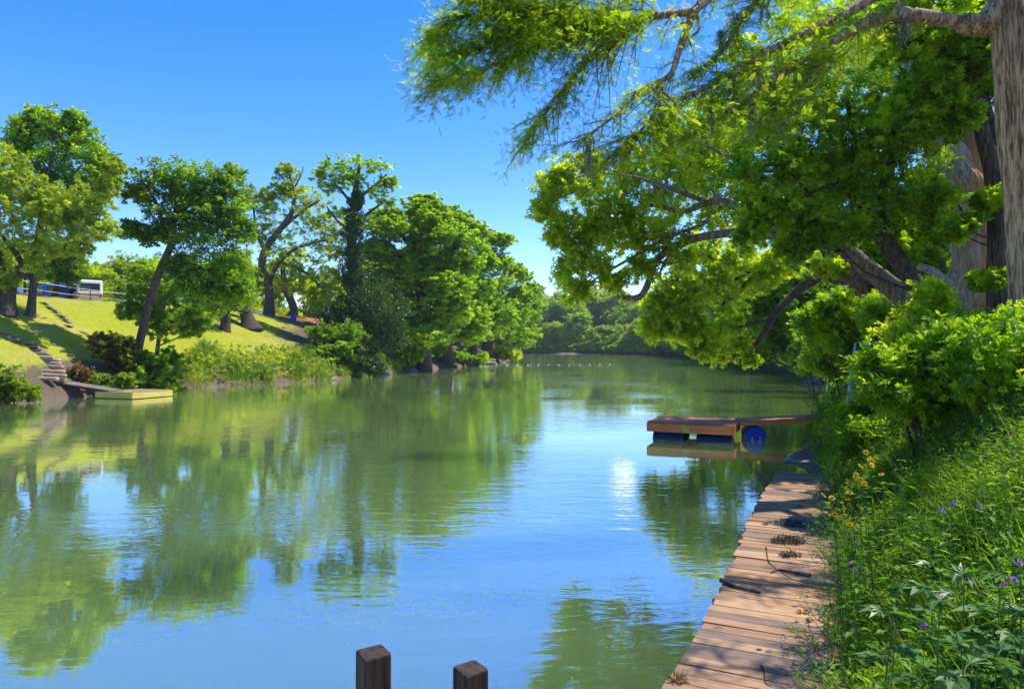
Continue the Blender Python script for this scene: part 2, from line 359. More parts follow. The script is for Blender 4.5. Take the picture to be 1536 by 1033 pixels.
def BL(u, v, d, r, rz=None, dd=0):
    """crown lobe traced from the photo: centre pixel, distance, radius in pixels"""
    p = P(u, v, d+dd); return (p[0], p[1], p[2], r/F*d, (rz or r)/F*d)
def TP(d, *pts):
    """trunk polyline from (u, v, radius_px[, distance])"""
    out = []
    for p in pts:
        dd = p[3] if len(p) > 3 else d
        q = P(p[0], p[1], dd); out.append((q[0], q[1], q[2], p[2]/F*dd))
    return out
def ground_trunk(pts):
    """bring the first point of a trunk down into the ground and give it a root flare"""
    x, y, z, r = pts[0]; g = gz1(x, y)
    if z > g+.3: pts = [(x, y, g-.25, r*1.35), (x, y, g+.25*(z-g), r*1.1)]+list(pts[1:] if z-g < 1 else pts)
    else: pts = [(x, y, g-.3, r*1.4)]+[p for p in pts[1:] if p[2] > g+.2]
    return pts
def grow(ta, ca, trunks, blobs, rg, leaf=.25, tmpl=TL, clumps=22, per=26, cr=.30,  flat=.6, tilt=.7, limbr=.035, twigs=7, shell=.45, nside=7, limbs=True, droopd=None, sizej=.3, fill=.07, spr=1.0, up_=.15):
    tp = np.vstack([smoothline(t, 4) for t in trunks]) if trunks else None
    for b in blobs:
        c = np.array(b[:3]); rx, rz = b[3], b[4]
        n = max(4, int(clumps*2.5*rg.uniform(.8, 1.2)))
        d = norm(rg.normal(size=(n, 3))); rad = rg.uniform(0, 1, n)**shell
        rad = np.where(rg.uniform(size=n) < .2, rad+rg.uniform(.05, .5, n), rad)
        cc = c+d*rad[:, None]*np.array([rx, rx, rz])
        ra = (rx*rx*rz)**(1/3); ln_ = rg.uniform(.18, .55, n)*ra*spr
        td = norm(d*.8+rg.normal(size=(n, 3))*.65+np.array([0, 0, up_]))*np.array([1, 1, .5+.5*flat])
        if limbs and tp is not None:
            dist = np.linalg.norm(tp[:, :3]-c, axis=1)
            pen = np.maximum(0, tp[:, 2]-(c[2]-.35*dist))*1.2
            j = int(np.argmin(dist+pen)); q = tp[j]
            ln = np.linalg.norm(q[:3]-c)
            r0 = min(q[3]*.7, limbr*(.5+ln*.30)+.01)
            mid = (q[:3]*.55+c*.45)+rg.normal(size=3)*ln*.08-np.array([0, 0, .05*ln])
            m2 = (q[:3]*.22+c*.78)+rg.normal(size=3)*ln*.07
            limb = np.array([(*q[:3], r0), (*mid, r0*.72), (*m2, r0*.5), (*c, r0*.3)])
            tube(ta, limb, nside-2, k=3)
            sl = smoothline(limb, 3)
            for k in rg.choice(n, min(n, twigs), replace=False):
                e = cc[k]; s0 = sl[rg.integers(len(sl)//2, len(sl))]
                mm = (s0[:3]+e)/2+rg.normal(size=3)*.07*rx
                rr = max(.006, s0[3]*.55)
                tube(ta, [(*s0[:3], rr), (*mm, rr*.65), (*e, rr*.35), (*(e+td[k]*ln_[k]*.9), rr*.15)], 4, k=2)
        # leaves are strung along short twigs that point outwards, so the crown edge is ragged
        m = rg.poisson(per*.62, n)+3
        idx = np.repeat(np.arange(n), m); tt = rg.uniform(-.35, 1, len(idx))[:, None]
        lat = rg.normal(size=(len(idx), 3))*(cr*ra*.26)*np.array([1, 1, flat])*(1.15-.6*np.abs(tt))
        pp = cc[idx]+td[idx]*ln_[idx][:, None]*tt+lat-np.array([0, 0, .12])*ln_[idx][:, None]*tt**2
        dirs = norm(td[idx]*.9+lat/(ra*cr*.3+1e-6)*.7+np.array([0, 0, -.15]))
        scatter(ca, tmpl, pp, leaf*rg.uniform(1-sizej*1.3, 1+sizej, len(idx)), rg, tilt, dirs, .45)
        k = int(len(idx)*fill); dq = norm(rg.normal(size=(k, 3))); rq = rg.uniform(.15, 1.12, k)**.6
        scatter(ca, tmpl, c+dq*rq[:, None]*np.array([rx, rx, rz]), leaf*rg.uniform(.6, 1.1, k), rg, tilt*1.2, dq+np.array([0, 0, -.2]), .6)
def tree(name, label, cat, trunks, blobs, leafm, barkm, group=None, seed=1, ground=True, extra=None, wob=.08, nside=9, **k):
    rg = rng(seed); ta = Acc(); ca = Acc()
    if ground: trunks = [ground_trunk(trunks[0])]+list(trunks[1:])
    for t in trunks: tube(ta, t, nside, wob, rg)
    grow(ta, ca, trunks, blobs, rg, **k)
    if extra: extra(ta, ca, rg)
    base = np.array(trunks[0][0][:3]); base[2] = gz1(base[0], base[1])
    root = empty(name, base, label, cat, group)
    build('trunk', ta, barkm, root, base, smooth=True)
    build('crown', ca, leafm, root, base)
    return root
def copy_tree(o, loc, rz=0, s=1, label=None, group=None, sz=None):
    c = o.copy(); link(c); c.location = [float(k) for k in loc]; c.rotation_euler = (0, 0, rz); c.scale = (s, s, sz or s)
    if label: c['label'] = label
    if group: c['group'] = group
    for ch in list(o.children):
        e = ch.copy(); link(e, c)
        for g in ch.children: link(g.copy(), e)
    return c
# ------------------------------------------------------------------ world, sun, camera
AZ, EL = math.radians(70), math.radians(61)
def make_world():
    w = bpy.data.worlds.new('World'); sc.world = w; w.use_nodes = True
    nt = w.node_tree
    for n in list(nt.nodes): nt.nodes.remove(n)
    sky = N(nt, 'ShaderNodeTexSky', sky_type='NISHITA', sun_disc=False, sun_elevation=EL, sun_rotation=AZ, air_density=1.0, dust_density=.25, ozone_density=3.5, altitude=300)
    hs = N(nt, 'ShaderNodeHueSaturation', ins={'Saturation': 1.4, 'Value': 1.0, 'Hue': .516}); L(nt, sky, 0, hs, 'Color')
    # a few small white clouds near the horizon, fixed in the sky
    g = N(nt, 'ShaderNodeTexCoord')
    nz = N(nt, 'ShaderNodeTexNoise', ins={'Scale': 26., 'Detail': 5, 'Roughness': .6})
    mp = N(nt, 'ShaderNodeMapping', ins={'Scale': (1, 1, 2.2)}); L(nt, g, 'Generated', mp, 0); L(nt, mp, 0, nz, 'Vector')
    last = (hs, 'Color')
    for (u, v, wd, ht) in ((936, 326, .019, .012), (905, 438, .03, .012)):
        d = np.array([(u-768)/F, 1, (520-v)/F]); d /= np.linalg.norm(d)
        s = N(nt, 'ShaderNodeVectorMath', operation='SUBTRACT', ins={1: tuple(d)}); L(nt, g, 'Generated', s, 0)
        m2 = N(nt, 'ShaderNodeVectorMath', operation='MULTIPLY', ins={1: (1/wd, 1/wd, 1/ht)}); L(nt, s, 0, m2, 0)
        ln = N(nt, 'ShaderNodeVectorMath', operation='LENGTH'); L(nt, m2, 0, ln, 0)
        ad = N(nt, 'ShaderNodeMath', operation='MULTIPLY_ADD', ins={1: -2.2}); L(nt, nz, 'Fac', ad, 0); L(nt, ln, 'Value', ad, 2)
        f = ramp(nt, (ad, 0), .25, -.35)
        last = mixc(nt, f, last, (6.5, 6.8, 7.2))
    bg = N(nt, 'ShaderNodeBackground', ins={'Strength': .15}); nt.links.new(last[0].outputs[last[1]], bg.inputs[0])
    o = N(nt, 'ShaderNodeOutputWorld'); L(nt, bg, 0, o, 0)
make_world()
sd = Vector((math.sin(AZ)*math.cos(EL), math.cos(AZ)*math.cos(EL), math.sin(EL)))
sl = bpy.data.lights.new('sun', 'SUN'); sl.energy = 3.6; sl.angle = math.radians(.5); sl.color = (1, .94, .84)
so = bpy.data.objects.new('sun', sl); so.rotation_euler = sd.to_track_quat('Z', 'Y').to_euler(); so.location = (20, 30, 60); link(so)
cam = bpy.data.cameras.new('camera'); cam.lens = 24; cam.sensor_width = 36; cam.clip_end = 4000; cam.clip_start = .1
cam.shift_y = (520-516.5)/1536
co = bpy.data.objects.new('camera', cam); co.location = (0, 0, HC); co.rotation_euler = (math.pi/2, 0, 0); link(co); sc.camera = co
sc.view_settings.view_transform = 'Standard'; sc.view_settings.look = 'None'; sc.view_settings.exposure = 1.03; sc.view_settings.gamma = 1
sc.cycles.max_bounces = 8; sc.cycles.diffuse_bounces = 6; sc.cycles.glossy_bounces = 3; sc.cycles.transmission_bounces = 6; sc.cycles.transparent_max_bounces = 4
sc.cycles.volume_bounces = 0
sc.cycles.use_denoising = True; sc.cycles.sample_clamp_indirect = 6
sc.cycles.use_adaptive_sampling = True; sc.cycles.adaptive_threshold = .02

# ------------------------------------------------------------------ ground, river, hills
def sheet(xs, ys, zf):
    X, Y = np.meshgrid(xs, ys); Z = zf(X, Y)
    v = np.stack([X, Y, Z], -1).reshape(-1, 3); nx = len(xs)
    i = np.arange(len(ys)-1)[:, None]*nx; j = np.arange(nx-1)[None]
    q = np.stack([i+j, i+j+1, i+nx+j+1, i+nx+j], -1).reshape(-1, 4)
    return v, q
def grid_axis(a, b, step, lo, hi, g=1.25):
    c = list(np.arange(a, b+step/2, step)); s = step
    up = [c[-1]]
    while up[-1] < hi: s *= g; up.append(up[-1]+s)
    s = step; dn = [c[0]]
    while dn[-1] > lo: s *= g; dn.append(dn[-1]-s)
    return np.array(dn[:0:-1]+c+up[1:])
def ground_mat():
    m, nt = nmat('ground_soil_and_grass')
    tc = N(nt, 'ShaderNodeTexCoord'); sp = N(nt, 'ShaderNodeSeparateXYZ'); L(nt, tc, 'Object', sp, 0)
    at = N(nt, 'ShaderNodeAttribute', attribute_name='lawn')
    n1 = noise(nt, .35, 5, .6, (tc, 'Object')); n2 = noise(nt, 3.5, 6, .7, (tc, 'Object')); n3 = noise(nt, 22, 4, .7, (tc, 'Object'))
    grass = mixc(nt, ramp(nt, (n2, 'Fac'), .3, .7), (.20, .24, .012), (.34, .35, .02))
    grass = mixc(nt, ramp(nt, (n1, 'Fac'), .5, .7), grass, (.34, .30, .075))
    soil = mixc(nt, ramp(nt, (n3, 'Fac'), .3, .7), (.075, .05, .03), (.19, .135, .085))
    soil = mixc(nt, ramp(nt, (n2, 'Fac'), .5, .62), soil, (.05, .10, .02))
    dirt = N(nt, 'ShaderNodeMath', operation='MULTIPLY_ADD', ins={1: .9}); L(nt, n2, 'Fac', dirt, 0); L(nt, at, 'Fac', dirt, 2)
    col = mixc(nt, ramp(nt, (dirt, 0), .75, 1.0), soil, grass)
    mud = N(nt, 'ShaderNodeMath', operation='MULTIPLY_ADD', ins={1: -.9}); L(nt, n2, 'Fac', mud, 0); L(nt, sp, 2, mud, 2)
    col = mixc(nt, ramp(nt, (mud, 0), .05, -.25), col, mixc(nt, ramp(nt, (n3, 'Fac'), .3, .7), (.07, .05, .035), (.20, .15, .11)))
    pr = N(nt, 'ShaderNodeBsdfPrincipled', ins={'Roughness': .92, 'Specular IOR Level': .15}); nt.links.new(col[0].outputs[col[1]], pr.inputs['Base Color'])
    bn = N(nt, 'ShaderNodeBump', ins={'Strength': .9, 'Distance': .08}); L(nt, n2, 'Fac', bn, 'Height'); L(nt, bn, 0, pr, 'Normal')
    o = N(nt, 'ShaderNodeOutputMaterial'); L(nt, pr, 0, o, 0)
    return m
xs = grid_axis(-48, 34, .4, -1600, 1600); ys = grid_axis(-4, 150, .5, -700, 2600)
gv, gq = sheet(xs, ys, lambda X, Y: gz(X, Y))
ground = build('ground', (gv, gq), ground_mat(), smooth=True); tag(ground, 'sloping river banks of grass and bare brown soil', 'ground', kind='structure')
s_, H_, S_, l_ = river(gv[:, 0], gv[:, 1])
# worn dirt path from the log steps up to the stone steps and bare slope under the trees
lawn = l_*np.clip((s_-1.0)/2.5, 0, 1)
lawn = np.where(gv[:, 1] > 60, lawn*np.clip(1.0-(gv[:, 1]-60)/22, .12, 1), lawn)
pa = ground.data.attributes.new('lawn', 'FLOAT', 'POINT')

def water_mat():
    m, nt = nmat('murky_green_river_water')
    tc = N(nt, 'ShaderNodeTexCoord')
    def nz(scale, det, sc2, dist=0, rough=.5, rot=0):
        mp = N(nt, 'ShaderNodeMapping', ins={'Scale': sc2, 'Rotation': (0, 0, rot)}); L(nt, tc, 'Object', mp, 0)
        return noise(nt, scale, det, rough, (mp, 0), dist)
    a = nz(1.5, 3, (.55, 1.6, 1), .6, .5, .35); b = nz(5.5, 2, (.7, 1.7, 1), .3, .5, -.1); big = nz(.11, 2, (1, 1, 1), .4)
    c = nz(.33, 2, (.5, 1.2, 1), .3, .5, .2)
    amp = ramp(nt, (big, 'Fac'), .42, .58)
    amp2 = N(nt, 'ShaderNodeMath', operation='MULTIPLY_ADD', ins={1: .85, 2: .15}); L(nt, amp[0], 0, amp2, 0)
    s1 = N(nt, 'ShaderNodeMath', operation='MULTIPLY_ADD', ins={1: .38}); L(nt, b, 'Fac', s1, 0); L(nt, a, 'Fac', s1, 2)
    s2 = N(nt, 'ShaderNodeMath', operation='MULTIPLY'); L(nt, s1, 0, s2, 0); L(nt, amp2, 0, s2, 1)
    s3 = N(nt, 'ShaderNodeMath', operation='MULTIPLY_ADD', ins={1: .8}); L(nt, c, 'Fac', s3, 0); L(nt, s2, 0, s3, 2)
    bn = N(nt, 'ShaderNodeBump', ins={'Strength': 1, 'Distance': .010}); L(nt, s3, 0, bn, 'Height')
    gm = nz(.06, 3, (1, 1, 1), .5)
    body = mixc(nt, ramp(nt, (gm, 'Fac'), .35, .65), (.130, .212, .080), (.17, .245, .065))
    df = N(nt, 'ShaderNodeBsdfPrincipled', ins={'Roughness': 1, 'Specular IOR Level': 0, 'Subsurface Weight': 1, 'Subsurface Radius': (1, 1, .7), 'Subsurface Scale': 7})
    df.subsurface_method = 'BURLEY'; nt.links.new(body[0].outputs[body[1]], df.inputs['Base Color'])
    gl = N(nt, 'ShaderNodeBsdfGlossy', ins={'Roughness': .028, 'Color': (1, 1, 1, 1)}); L(nt, bn, 0, gl, 'Normal')
    fr = N(nt, 'ShaderNodeFresnel', ins={'IOR': 1.5}); L(nt, bn, 0, fr, 'Normal')
    fm = N(nt, 'ShaderNodeMath', operation='MULTIPLY_ADD', ins={1: .60, 2: .47}); fm.use_clamp = True; L(nt, fr, 0, fm, 0)
    mn = N(nt, 'ShaderNodeMath', operation='MINIMUM', ins={1: .86}); L(nt, fm, 0, mn, 0)
    mx = N(nt, 'ShaderNodeMixShader'); L(nt, mn, 0, mx, 0); L(nt, df, 0, mx, 1); L(nt, gl, 0, mx, 2)
    o = N(nt, 'ShaderNodeOutputMaterial'); L(nt, mx, 0, o, 0)
    return m
wv, wq = sheet(np.linspace(-200, 70, 10), np.linspace(-90, 340, 14), lambda X, Y: X*0)
water = build('water', (wv, wq), water_mat()); tag(water, 'calm murky green river reflecting trees and blue sky', 'river', kind='structure')

hx = np.linspace(-900, 500, 90); hy = np.linspace(380, 1100, 40)
def hz(X, Y):
    r = np.exp(-((Y-760)/190)**2)
    rid = 62+26*np.sin(X*.006+1.2)+10*np.sin(X*.017)+5*np.sin(X*.041+Y*.02)
    fade = np.clip((-210-X)/200, 0, 1)
    return 4+rid*r*(.05+.95*fade)*1.2-8*(r < .02)
hills = build('hills', sheet(hx, hy, hz), solid('wooded_hill', (.012, .045, .02), (.035, .085, .03), .12, (1, 1, 1), .95, 1, 6, dist=4), smooth=True)
tag(hills, 'low wooded blue green hills beyond the left bank', 'hills', kind='structure')
pth = np.exp(-((gv[:, 0]+25.2)/1.6)**2-((gv[:, 1]-40.5)/2.8)**2)
lawn = lawn-pth*.6-.45*np.clip((gv[:, 1]-50)/10, 0, 1)*np.clip(1.5-np.abs(s_-6)/3, 0, 1)
pa.data.foreach_set('value', np.clip(lawn, 0, 1).astype(np.float32))

# thin summer air
hzb = Acc(); box(hzb, (-100, 520, 50), (2200, 1400, 110))
hm, hnt = nmat('thin_haze'); pv = N(hnt, 'ShaderNodeVolumePrincipled', ins={'Color': (.80, .90, 1, 1), 'Density': .0002, 'Anisotropy': .2})
ho = N(hnt, 'ShaderNodeOutputMaterial'); L(hnt, pv, 0, ho, 1)
hob = build('haze', hzb, hm); tag(hob, 'thin bluish haze over the far trees and hills', 'haze', kind='stuff')
def TQ(d, *pts): return [(x, y, z, r*.72) for x, y, z, r in TP(d, *pts)]
def dens(bl, k, seed, j=.5):
    rg = rng(seed); out = list(bl)
    for i in range(k):
        b = bl[rg.integers(len(bl))]; a = rg.uniform(0, 6.28)
        out.append((b[0]+math.cos(a)*b[3]*j, b[1]+math.sin(a)*b[3]*j*1.6, b[2]-b[4]*rg.uniform(-.2, .9), b[3]*rg.uniform(.7, 1), b[4]*rg.uniform(.8, 1.1)))
    return out
# ------------------------------------------------------------------ left bank trees
LB = 'trees standing on the left bank'
yel = dict(clumps=20, per=26, leaf=.24, tmpl=T_SPRIG, cr=.26, flat=.8, tilt=.8)
def Bs(d, *bs): return [BL(b[0], b[1], d, b[2], b[3] if len(b) > 3 and b[3] else None, b[4] if len(b) > 4 else 0) for b in bs]
# slim straight tree with a tall dark crown
tree('riverside_tree', 'slim straight grey trunk with a big dark green crown on the lawn', 'tree',
     [TQ(44, (45, 487, 8), (49, 440, 7), (54, 385, 6.5), (62, 320, 5), (72, 260, 4), (85, 210, 2)), TQ(44, (55, 380, 4), (90, 300, 3), (120, 250, 2))],
     Bs(45, (88, 195, 30, 24), (60, 200, 30), (38, 192, 24, 18), (120, 212, 28), (98, 240, 40), (58, 245, 38), (150, 238, 22), (142, 270, 28, 22), (95, 285, 36), (165, 265, 15), (60, 290, 30), (125, 300, 28), (30, 225, 24), (110, 180, 18, 12), (60, 175, 18, 12)),
     M['leaf_mid'], M['bark_grey'], LB, 11, clumps=34, per=42, leaf=.23, tmpl=TL, cr=.27, flat=.7, twigs=5)
tree('riverside_tree', 'thick forked trunk at the left edge of the lawn under a yellow green crown', 'tree',
     [TQ(42.5, (4, 475, 21), (8, 450, 19), (14, 425, 16), (32, 405, 12), (50, 380, 9), (60, 350, 6), (66, 310, 4)), TQ(42.5, (8, 450, 16), (-4, 420, 12), (2, 395, 9), (-12, 350, 7), (-10, 290, 4)),
      TQ(42.5, (36, 400, 7), (20, 375, 5), (0, 350, 4)), TQ(42.5, (60, 350, 4), (110, 330, 3), (150, 320, 2))],
     Bs(41.5, (8, 245, 32, 26), (0, 290, 36), (35, 320, 34), (75, 345, 34), (110, 325, 34), (140, 302, 26), (160, 285, 18), (20, 365, 40), (-25, 330, 50), (60, 375, 26), (155, 345, 22, 16), (110, 365, 26, 16), (-20, 270, 36), (5, 420, 20, 12), (85, 305, 28), (172, 250, 14), (60, 290, 26), (130, 345, 26), (100, 310, 26), (30, 270, 24), (75, 315, 28, 20), (-20, 330, 40)),
     M['leaf_yel'], M['bark_dark'], LB, 12, **dict(yel, clumps=14, per=17, leaf=.24))
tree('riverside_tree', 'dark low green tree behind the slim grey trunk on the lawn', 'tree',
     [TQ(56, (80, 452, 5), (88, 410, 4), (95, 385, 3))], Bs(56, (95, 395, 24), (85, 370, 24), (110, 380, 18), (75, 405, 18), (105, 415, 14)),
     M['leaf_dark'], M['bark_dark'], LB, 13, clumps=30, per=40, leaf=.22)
# leaning tree over the bank
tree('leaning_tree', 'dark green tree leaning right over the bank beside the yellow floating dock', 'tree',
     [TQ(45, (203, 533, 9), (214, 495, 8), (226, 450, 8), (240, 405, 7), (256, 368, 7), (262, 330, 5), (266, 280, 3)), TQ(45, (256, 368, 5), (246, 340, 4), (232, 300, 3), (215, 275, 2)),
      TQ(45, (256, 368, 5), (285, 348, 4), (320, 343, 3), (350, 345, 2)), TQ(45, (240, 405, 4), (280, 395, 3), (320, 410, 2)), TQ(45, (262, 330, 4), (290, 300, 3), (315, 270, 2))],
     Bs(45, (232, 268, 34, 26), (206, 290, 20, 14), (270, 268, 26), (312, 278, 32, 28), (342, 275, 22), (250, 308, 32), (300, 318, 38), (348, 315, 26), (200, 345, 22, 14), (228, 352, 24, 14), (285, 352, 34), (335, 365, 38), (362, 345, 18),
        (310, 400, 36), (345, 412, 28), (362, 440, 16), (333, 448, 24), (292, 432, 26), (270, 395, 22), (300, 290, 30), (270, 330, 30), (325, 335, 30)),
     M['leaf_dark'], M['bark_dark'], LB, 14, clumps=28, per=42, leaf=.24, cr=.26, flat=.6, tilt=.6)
tree('leafy_tree', 'bright green small tree with low hanging leaves on the slope right of the leaning trunk', 'tree',
     [TQ(48, (236, 520, 4), (242, 480, 4), (250, 440, 3), (258, 400, 2))], Bs(47, (245, 455, 24), (270, 480, 26, 20), (285, 495, 18, 14), (235, 490, 18), (215, 470, 16), (258, 430, 22), (300, 470, 18), (210, 440, 18), (225, 410, 22), (190, 465, 14)),
     M['leaf_mid'], M['bark_dark'], LB, 15, clumps=16, per=26, leaf=.26, tmpl=T_SPRIG)
# sparse yellow trees further on
tree('sparse_tree', 'sparse yellow green tree with a curved bare topped trunk on the left bank', 'tree',
     [TQ(75, (403, 478, 9), (404, 450, 9), (402, 425, 9), (393, 400, 8), (398, 375, 7), (420, 345, 6), (438, 318, 5), (441, 290, 3), (434, 262, 2)), TQ(75, (402, 430, 5), (415, 400, 4), (440, 375, 3), (470, 365, 2)),
      TQ(75, (398, 375, 5), (385, 350, 3), (380, 310, 2)), TQ(75, (420, 345, 4), (450, 320, 3), (480, 300, 2)), TQ(75, (425, 395, 3), (460, 410, 3), (490, 440, 2)), TQ(75, (440, 290, 2), (420, 262, 1.2), (412, 252, .8)), TQ(75, (440, 285, 2), (452, 262, 1.2), (455, 250, .8))],
     Bs(75, (408, 322, 30), (440, 285, 24), (430, 256, 14, 10), (470, 305, 28), (398, 298, 18), (462, 345, 32), (500, 335, 24), (420, 375, 28), (388, 350, 20), (480, 388, 32), (450, 418, 26), (500, 420, 24), (388, 420, 16), (365, 300, 18), (352, 262, 14), (510, 372, 20), (480, 445, 20), (420, 280, 16)),
     M['leaf_yel'], M['bark_grey'], LB, 16, clumps=18, per=19, leaf=.30, tmpl=T_SPRIG, cr=.24, twigs=9)
tree('leafy_tree', 'tree with a bent grey brown trunk beside the blue barrel', 'tree',
     [TQ(80, (436, 483, 9), (441, 465, 9), (434, 445, 8), (426, 425, 6), (424, 400, 4))], Bs(80, (430, 400, 26), (460, 430, 22, 18), (405, 400, 20), (445, 385, 22), (415, 425, 14)),
     M['leaf_sun'], M['bark_grey'], LB, 17, clumps=16, per=14, leaf=.3, tmpl=T_SPRIG)
tree('bank_tree', 'low branched tree with a short dark trunk on the shaded slope behind the leaning tree', 'tree',
     [TQ(58, (338, 486, 10), (339, 470, 8), (336, 452, 7), (325, 425, 5), (318, 400, 3))], Bs(58, (320, 420, 26), (345, 435, 20, 14), (300, 440, 22, 14), (340, 400, 22)), M['leaf_dark'], M['bark_dark'], LB, 18, clumps=20, per=30, leaf=.24)
tree('bank_tree', 'tree with a wide flared dark base at the crest of the shaded slope', 'tree',
     [TQ(62, (376, 496, 20), (372, 480, 14), (366, 462, 12), (360, 440, 9), (352, 410, 6))], Bs(62, (365, 438, 20, 14), (350, 420, 24), (372, 415, 18), (350, 450, 16, 10)), M['leaf_mid'], M['bark_dark'], LB, 19, clumps=20, per=30, leaf=.24)
cy = dict(clumps=22, per=26, leaf=.33, tmpl=T_SPRIG, cr=.25, flat=.34, tilt=.45, twigs=5, limbr=.045)
def cyp(label, d, tr, bl, seed, **k):
    kk = dict(cy); kk.update(k)
    return tree('cypress_tree', label, 'tree', tr, dens(bl, len(bl)+8 if d > 70 else 2, seed, .7), M['leaf_cyp'], M['bark_dark'], 'cypress trees along the left bank', seed, **kk)
# ivy clad cypress
ivy_b = Bs(68, (534, 300, 11), (530, 325, 13, 18), (528, 355, 15, 20), (528, 385, 15, 20), (530, 415, 17, 20), (533, 445, 20, 20), (538, 475, 26, 24), (560, 440, 30, 34), (585, 470, 28, 36), (520, 505, 28, 26), (560, 505, 30, 26), (500, 480, 22, 24), (590, 510, 20, 16))
def ivy(ta, ca, rg):
    a = Acc(); grow(Acc(), a, None, ivy_b, rg, leaf=.24, tmpl=TL, clumps=34, per=36, cr=.30, flat=1.3, limbs=False, tilt=1.2)
    ivy.a = a
t = cyp('tallest cypress with an ivy covered trunk and a flat topped crown against the sky', 68,
    [TQ(68, (540, 548, 17), (534, 490, 12), (530, 430, 10), (527, 380, 9), (529, 330, 8), (531, 300, 7), (536, 268, 5), (540, 245, 3)), TQ(68, (531, 310, 4), (515, 290, 3), (498, 270, 2)), TQ(68, (533, 300, 4), (560, 280, 3), (580, 262, 2)), TQ(68, (530, 340, 4), (555, 318, 3), (580, 300, 2)), TQ(68, (530, 350, 3), (505, 330, 2), (490, 310, 1.5))],
    Bs(68, (500, 252, 26, 12), (535, 244, 32, 10), (566, 252, 26, 12), (586, 272, 12, 8), (498, 280, 20, 9), (560, 285, 30, 10), (580, 303, 14, 7), (480, 262, 12, 8), (520, 268, 22, 10), (548, 330, 24, 9), (510, 320, 20, 8)), 21, extra=ivy, clumps=16, per=13, fill=.05, twigs=9, leaf=.27)
build('ivy', ivy.a, M['leaf_ivy'], t, t.location)
CB = 68
cyp('broad bright green cypress right of the ivy covered trunk', 80,
    [TQ(78, (636, 536, 15), (634, 490, 9), (628, 430, 8), (622, 390, 6), (620, 340, 3)), TQ(78, (622, 395, 5), (590, 380, 4), (568, 372, 3), (560, 350, 2)), TQ(78, (625, 410, 4), (660, 385, 3), (690, 370, 2)), TQ(78, (622, 380, 4), (600, 350, 3), (590, 335, 2))],
    Bs(78, (600, 325, 30, 12), (632, 312, 28, 12), (655, 325, 24, 12), (575, 345, 28, 13), (620, 350, 42, 14), (668, 350, 32, 14), (560, 370, 22, 12), (640, 380, 44, 16), (590, 395, 38, 16), (685, 385, 28, 16), (640, 420, 48, 20), (600, 435, 34, 18), (680, 425, 30, 18), (650, 460, 44, 22), (610, 475, 28, 18), (575, 420, 20, 14), (690, 460, 24, 20), (655, 490, 32, 16)), 22, clumps=26, per=40)
cyp('cypress with massive dark trunk, second of the row from the left', 92,
    [TQ(92, (668, 533, 17), (668, 490, 10), (672, 430, 8), (680, 380, 6), (690, 335, 3))],
    Bs(92, (640, 306, 20, 8), (690, 328, 22, 9), (712, 342, 18, 9), (675, 318, 16, 8), (712, 368, 24, 12), (698, 400, 32, 16), (722, 430, 24, 16), (705, 465, 30, 20), (730, 395, 16, 10), (712, 495, 22, 14), (675, 360, 30, 12), (660, 400, 30, 16)), 23, clumps=24)
cyp('cypress third from the far end of the left bank row', 104,
    [TQ(104, (706, 534, 15), (708, 490, 9), (714, 430, 7), (725, 380, 4), (735, 350, 2))],
    Bs(104, (728, 352, 20, 7), (748, 358, 16, 6), (738, 378, 24, 10), (722, 395, 24, 12), (752, 392, 18, 8), (745, 420, 28, 14), (725, 455, 28, 18), (750, 465, 22, 18), (738, 495, 24, 14)), 24, clumps=22)
cyp('cypress second from the far end of the left bank row', 118,
    [TQ(118, (730, 535, 12), (734, 490, 7), (745, 440, 5), (760, 400, 3))],
    Bs(118, (762, 398, 20, 8), (780, 405, 10, 5), (765, 425, 26, 12), (755, 455, 26, 16), (775, 470, 20, 16), (765, 500, 24, 12), (785, 440, 14, 10)), 25, clumps=20)
cyp('last cypress at the far end of the left bank row overhanging the river', 131,
    [TQ(131, (748, 536, 9), (756, 500, 6), (770, 460, 4), (785, 425, 2))],
    Bs(131, (786, 415, 16, 7), (798, 430, 13, 8), (785, 448, 22, 12), (800, 465, 12, 12), (780, 480, 22, 14), (796, 498, 14, 10), (775, 508, 20, 9)), 26, clumps=20)
cyp('low shaded cypress filling the gap below the ivy covered tree crown', 86,
    [TQ(86, (588, 520, 10), (585, 480, 7), (580, 430, 5))], Bs(86, (560, 400, 24, 18), (548, 440, 20, 18), (600, 500, 30, 20), (570, 470, 26, 20), (620, 505, 24, 16), (600, 455, 24, 20)), 27, clumps=24)

# prototypes for the many distant trees: real crowns with gaps, shared by copies
def proto(name, label, leafm, seed, h=14, w=5.5, group=None, **k):
    rg = rng(seed); bl = []; n = 15
    for i in range(n):
        a = rg.uniform(0, 6.28); f = rg.uniform(.14, 1); rr = w*(1-abs(f-.5)**1.5*1.2)*rg.uniform(.3, .75)
        bl.append((math.cos(a)*rr, math.sin(a)*rr, h*f*.93, w*rg.uniform(.34, .5), h*.1*rg.uniform(.9, 1.5)))
    tr = [[(0, 0, -.6, h*.035), (.2, 0, h*.3, h*.02), (-.2, .3, h*.6, h*.013), (0, 0, h*.9, h*.004)]]
    ta = Acc(); ca = Acc(); tube(ta, tr[0], 7, .1, rg)
    kk = dict(clumps=19, per=20, leaf=.42, tmpl=T_SPRIG, cr=.34, flat=.65, twigs=3, limbr=.04); kk.update(k)
    grow(ta, ca, tr, bl, rg, **kk)
    root = empty(name, (0, 0, 0), label, 'tree', group)
    build('trunk', ta, M['bark_far'], root); build('crown', ca, leafm, root)
    return root
FG = 'trees in the woods where the river bends'
